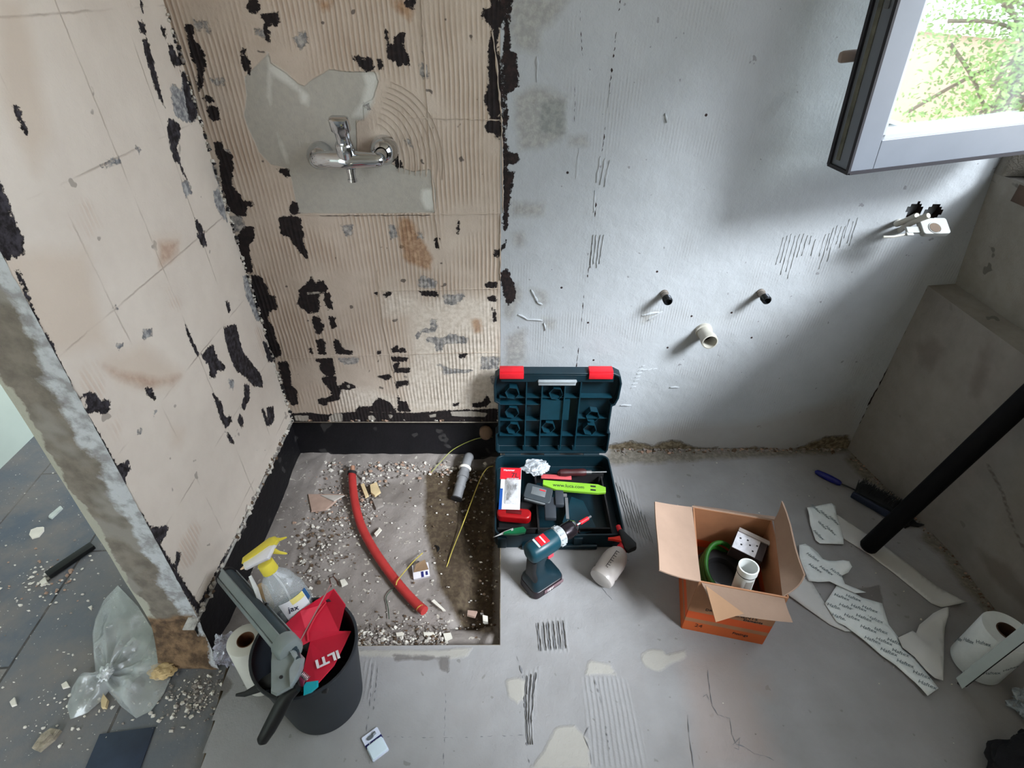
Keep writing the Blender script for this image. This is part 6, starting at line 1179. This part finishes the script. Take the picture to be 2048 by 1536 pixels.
scat(240, lambda: (random.gauss(-.80, .05), random.gauss(-.93, .03)), .001, .007, zc_, (0, 1, 1, 0)); scat(90, lambda: (random.uniform(-1.5, -.78), random.uniform(-1.15, -.6)), .001, .005, zc_, (0, 0, 1)); scat(100, lambda: (random.gauss(-1.42, .06), random.gauss(-.58, .05)), .001, .009, zc_, (0, 0, 3)); scat(80, lambda: (random.uniform(-1.85, -1.0), random.uniform(-.9, -.1)), .001, .005, zc_, (0, 0, 1)); scat(60, lambda: (random.gauss(-1.1, .08), random.gauss(-.95, .04)), .001, .006, zc_, (0, 0))
tag(mm.build('rubble', M_r, smooth=0), 'white plaster crumbs scattered over the dark corridor tiles', 'rubble', kind='stuff')
# ================================================================ OUTSIDE (seen mirrored in the sash)
m = MB(); m.box((20, -10, -3.2), (60, 80, .2)); o = m.build('ground', mk('dry_ground', (190, 176, 150), .9, var=.15, scale=.6), None, 0); o['kind'] = 'structure'
house = thing('neighbour_house', 'pale beige house wall seen through the window', 'building', (18, -16, -3.1))
m = MB(); m.box((0, 0, 1.75), (3, 34, 3.5)); m.build('wall', mk('beige_render', (186, 164, 146), .9, var=.05, scale=1.5), house, 0); m = MB(); m.box((0, 0, 3.56), (3.3, 34.3, .12)); m.build('roof', mk('grey_roof', (190, 184, 176), .8), house, 0)
TRp = Vector((10.5, -7.4, -3.1)); tree = thing('tree', 'leafy green tree seen through the window', 'tree', TRp); rr = random.Random(5)
m = MB(); trunk = smoothpath([(0, 0, 0), (.1, .05, 1.6), (-.1, .1, 3.2), (.15, 0, 4.4), (.3, .2, 5.6)], 5); m.tube(trunk, .1, 10, True, [.16-.12*i/len(trunk) for i in range(len(trunk))]); tips = []
for k in range(34):
    b0 = trunk[rr.randint(8, len(trunk)-2)]; d_ = Vector((rr.uniform(-1, 1), rr.uniform(-1, 1), rr.uniform(-.2, .9))).normalized(); L = rr.uniform(.8, 1.8); p1 = b0+d_*L*.5+Vector((0, 0, .1)); p2 = b0+d_*L; m.tube(smoothpath([b0, p1, p2], 4), .03, 6, True, None); tips += [p1, p2, p1.lerp(p2, .5), p2+d_*.3]
m.build('trunk', mk('bark', (110, 96, 80), .9, var=.2), tree, 40)
m = MB()
for k in range(9500):
    c = rr.choice(tips)+Vector((rr.gauss(0, .3), rr.gauss(0, .3), rr.gauss(0, .25))); d1 = Vector((rr.uniform(-1, 1), rr.uniform(-1, 1), rr.uniform(-1, 1))).normalized(); d2 = d1.orthogonal().normalized(); s_ = rr.uniform(.03, .06)
    m.add([tuple(c-d1*s_), tuple(c+d2*s_*.45), tuple(c+d1*s_), tuple(c-d2*s_*.45)], [(0, 1, 2, 3)])
tag(m.build('foliage', mk('leaf_green', (128, 158, 88), .6, var=.3, scale=3), tree, 0, weld=False), kind='stuff')

# ---- one level deeper: pieces of a part hang under that part
def nest(thing_name, part, kids):
    for t_ in [o for o in COL.objects if o.parent is None and o.name.split('.')[0] == thing_name]:
        ch = list(t_.children); ps = [c for c in ch if c.name.split('.')[0] == part]
        if not ps: continue
        for c in ch:
            if c.name.split('.')[0] in kids: c.parent = ps[0]
nest('cordless_drill', 'battery', ('battery_label', 'lettering')); nest('cordless_drill', 'motor_housing', ('logo_plate', 'pale_plate', 'plate_mark', 'torque_ring')); nest('cordless_drill', 'chuck', ('chuck_nose', 'bit', 'bit_sleeve')); nest('cordless_drill', 'handle', ('trigger', 'rubber_grip'))
nest('spray_bottle', 'bottle', ('liquid', 'label', 'scale_marks', 'dip_tube', 'yellow_band', 'blue_band', 'lettering')); nest('spray_bottle', 'spray_head', ('trigger', 'nozzle', 'head_cover', 'nozzle_tip'))
nest('drill_bit_packet', 'card', ('red_header', 'blue_strip', 'blister', 'drill_bit', 'lettering')); nest('window_sash', 'frame', ('glazing_bead', 'gasket', 'hardware_groove', 'lock_cam', 'hinge')); nest('printed_spacer_bar', 'bar', ('slot', 'lettering'))
nest('caulking_gun', 'body', ('body_flange', 'pivot', 'handle', 'trigger', 'release_catch')); nest('parts_packet', 'card', ('navy_stripe', 'fitting_picture', 'blister', 'lettering')); nest('small_carton', 'body', ('white_label', 'lid_edge', 'printed_marks')); nest('red_bag', 'fabric', ('seam', 'lettering'))
nest('mixer_tap', 'body', ('cartridge_housing', 'hose_outlet', 'lever')); nest('battery_charger', 'body', ('trim', 'mark')); nest('paper_roll', 'roll', ('lettering',)); nest('paper_strip', 'sheet', ('lettering',)); nest('pipe_reel', 'drum', ('pale_label',)); nest('plastic_tube_fitting', 'pipe', ('ring', 'label'))
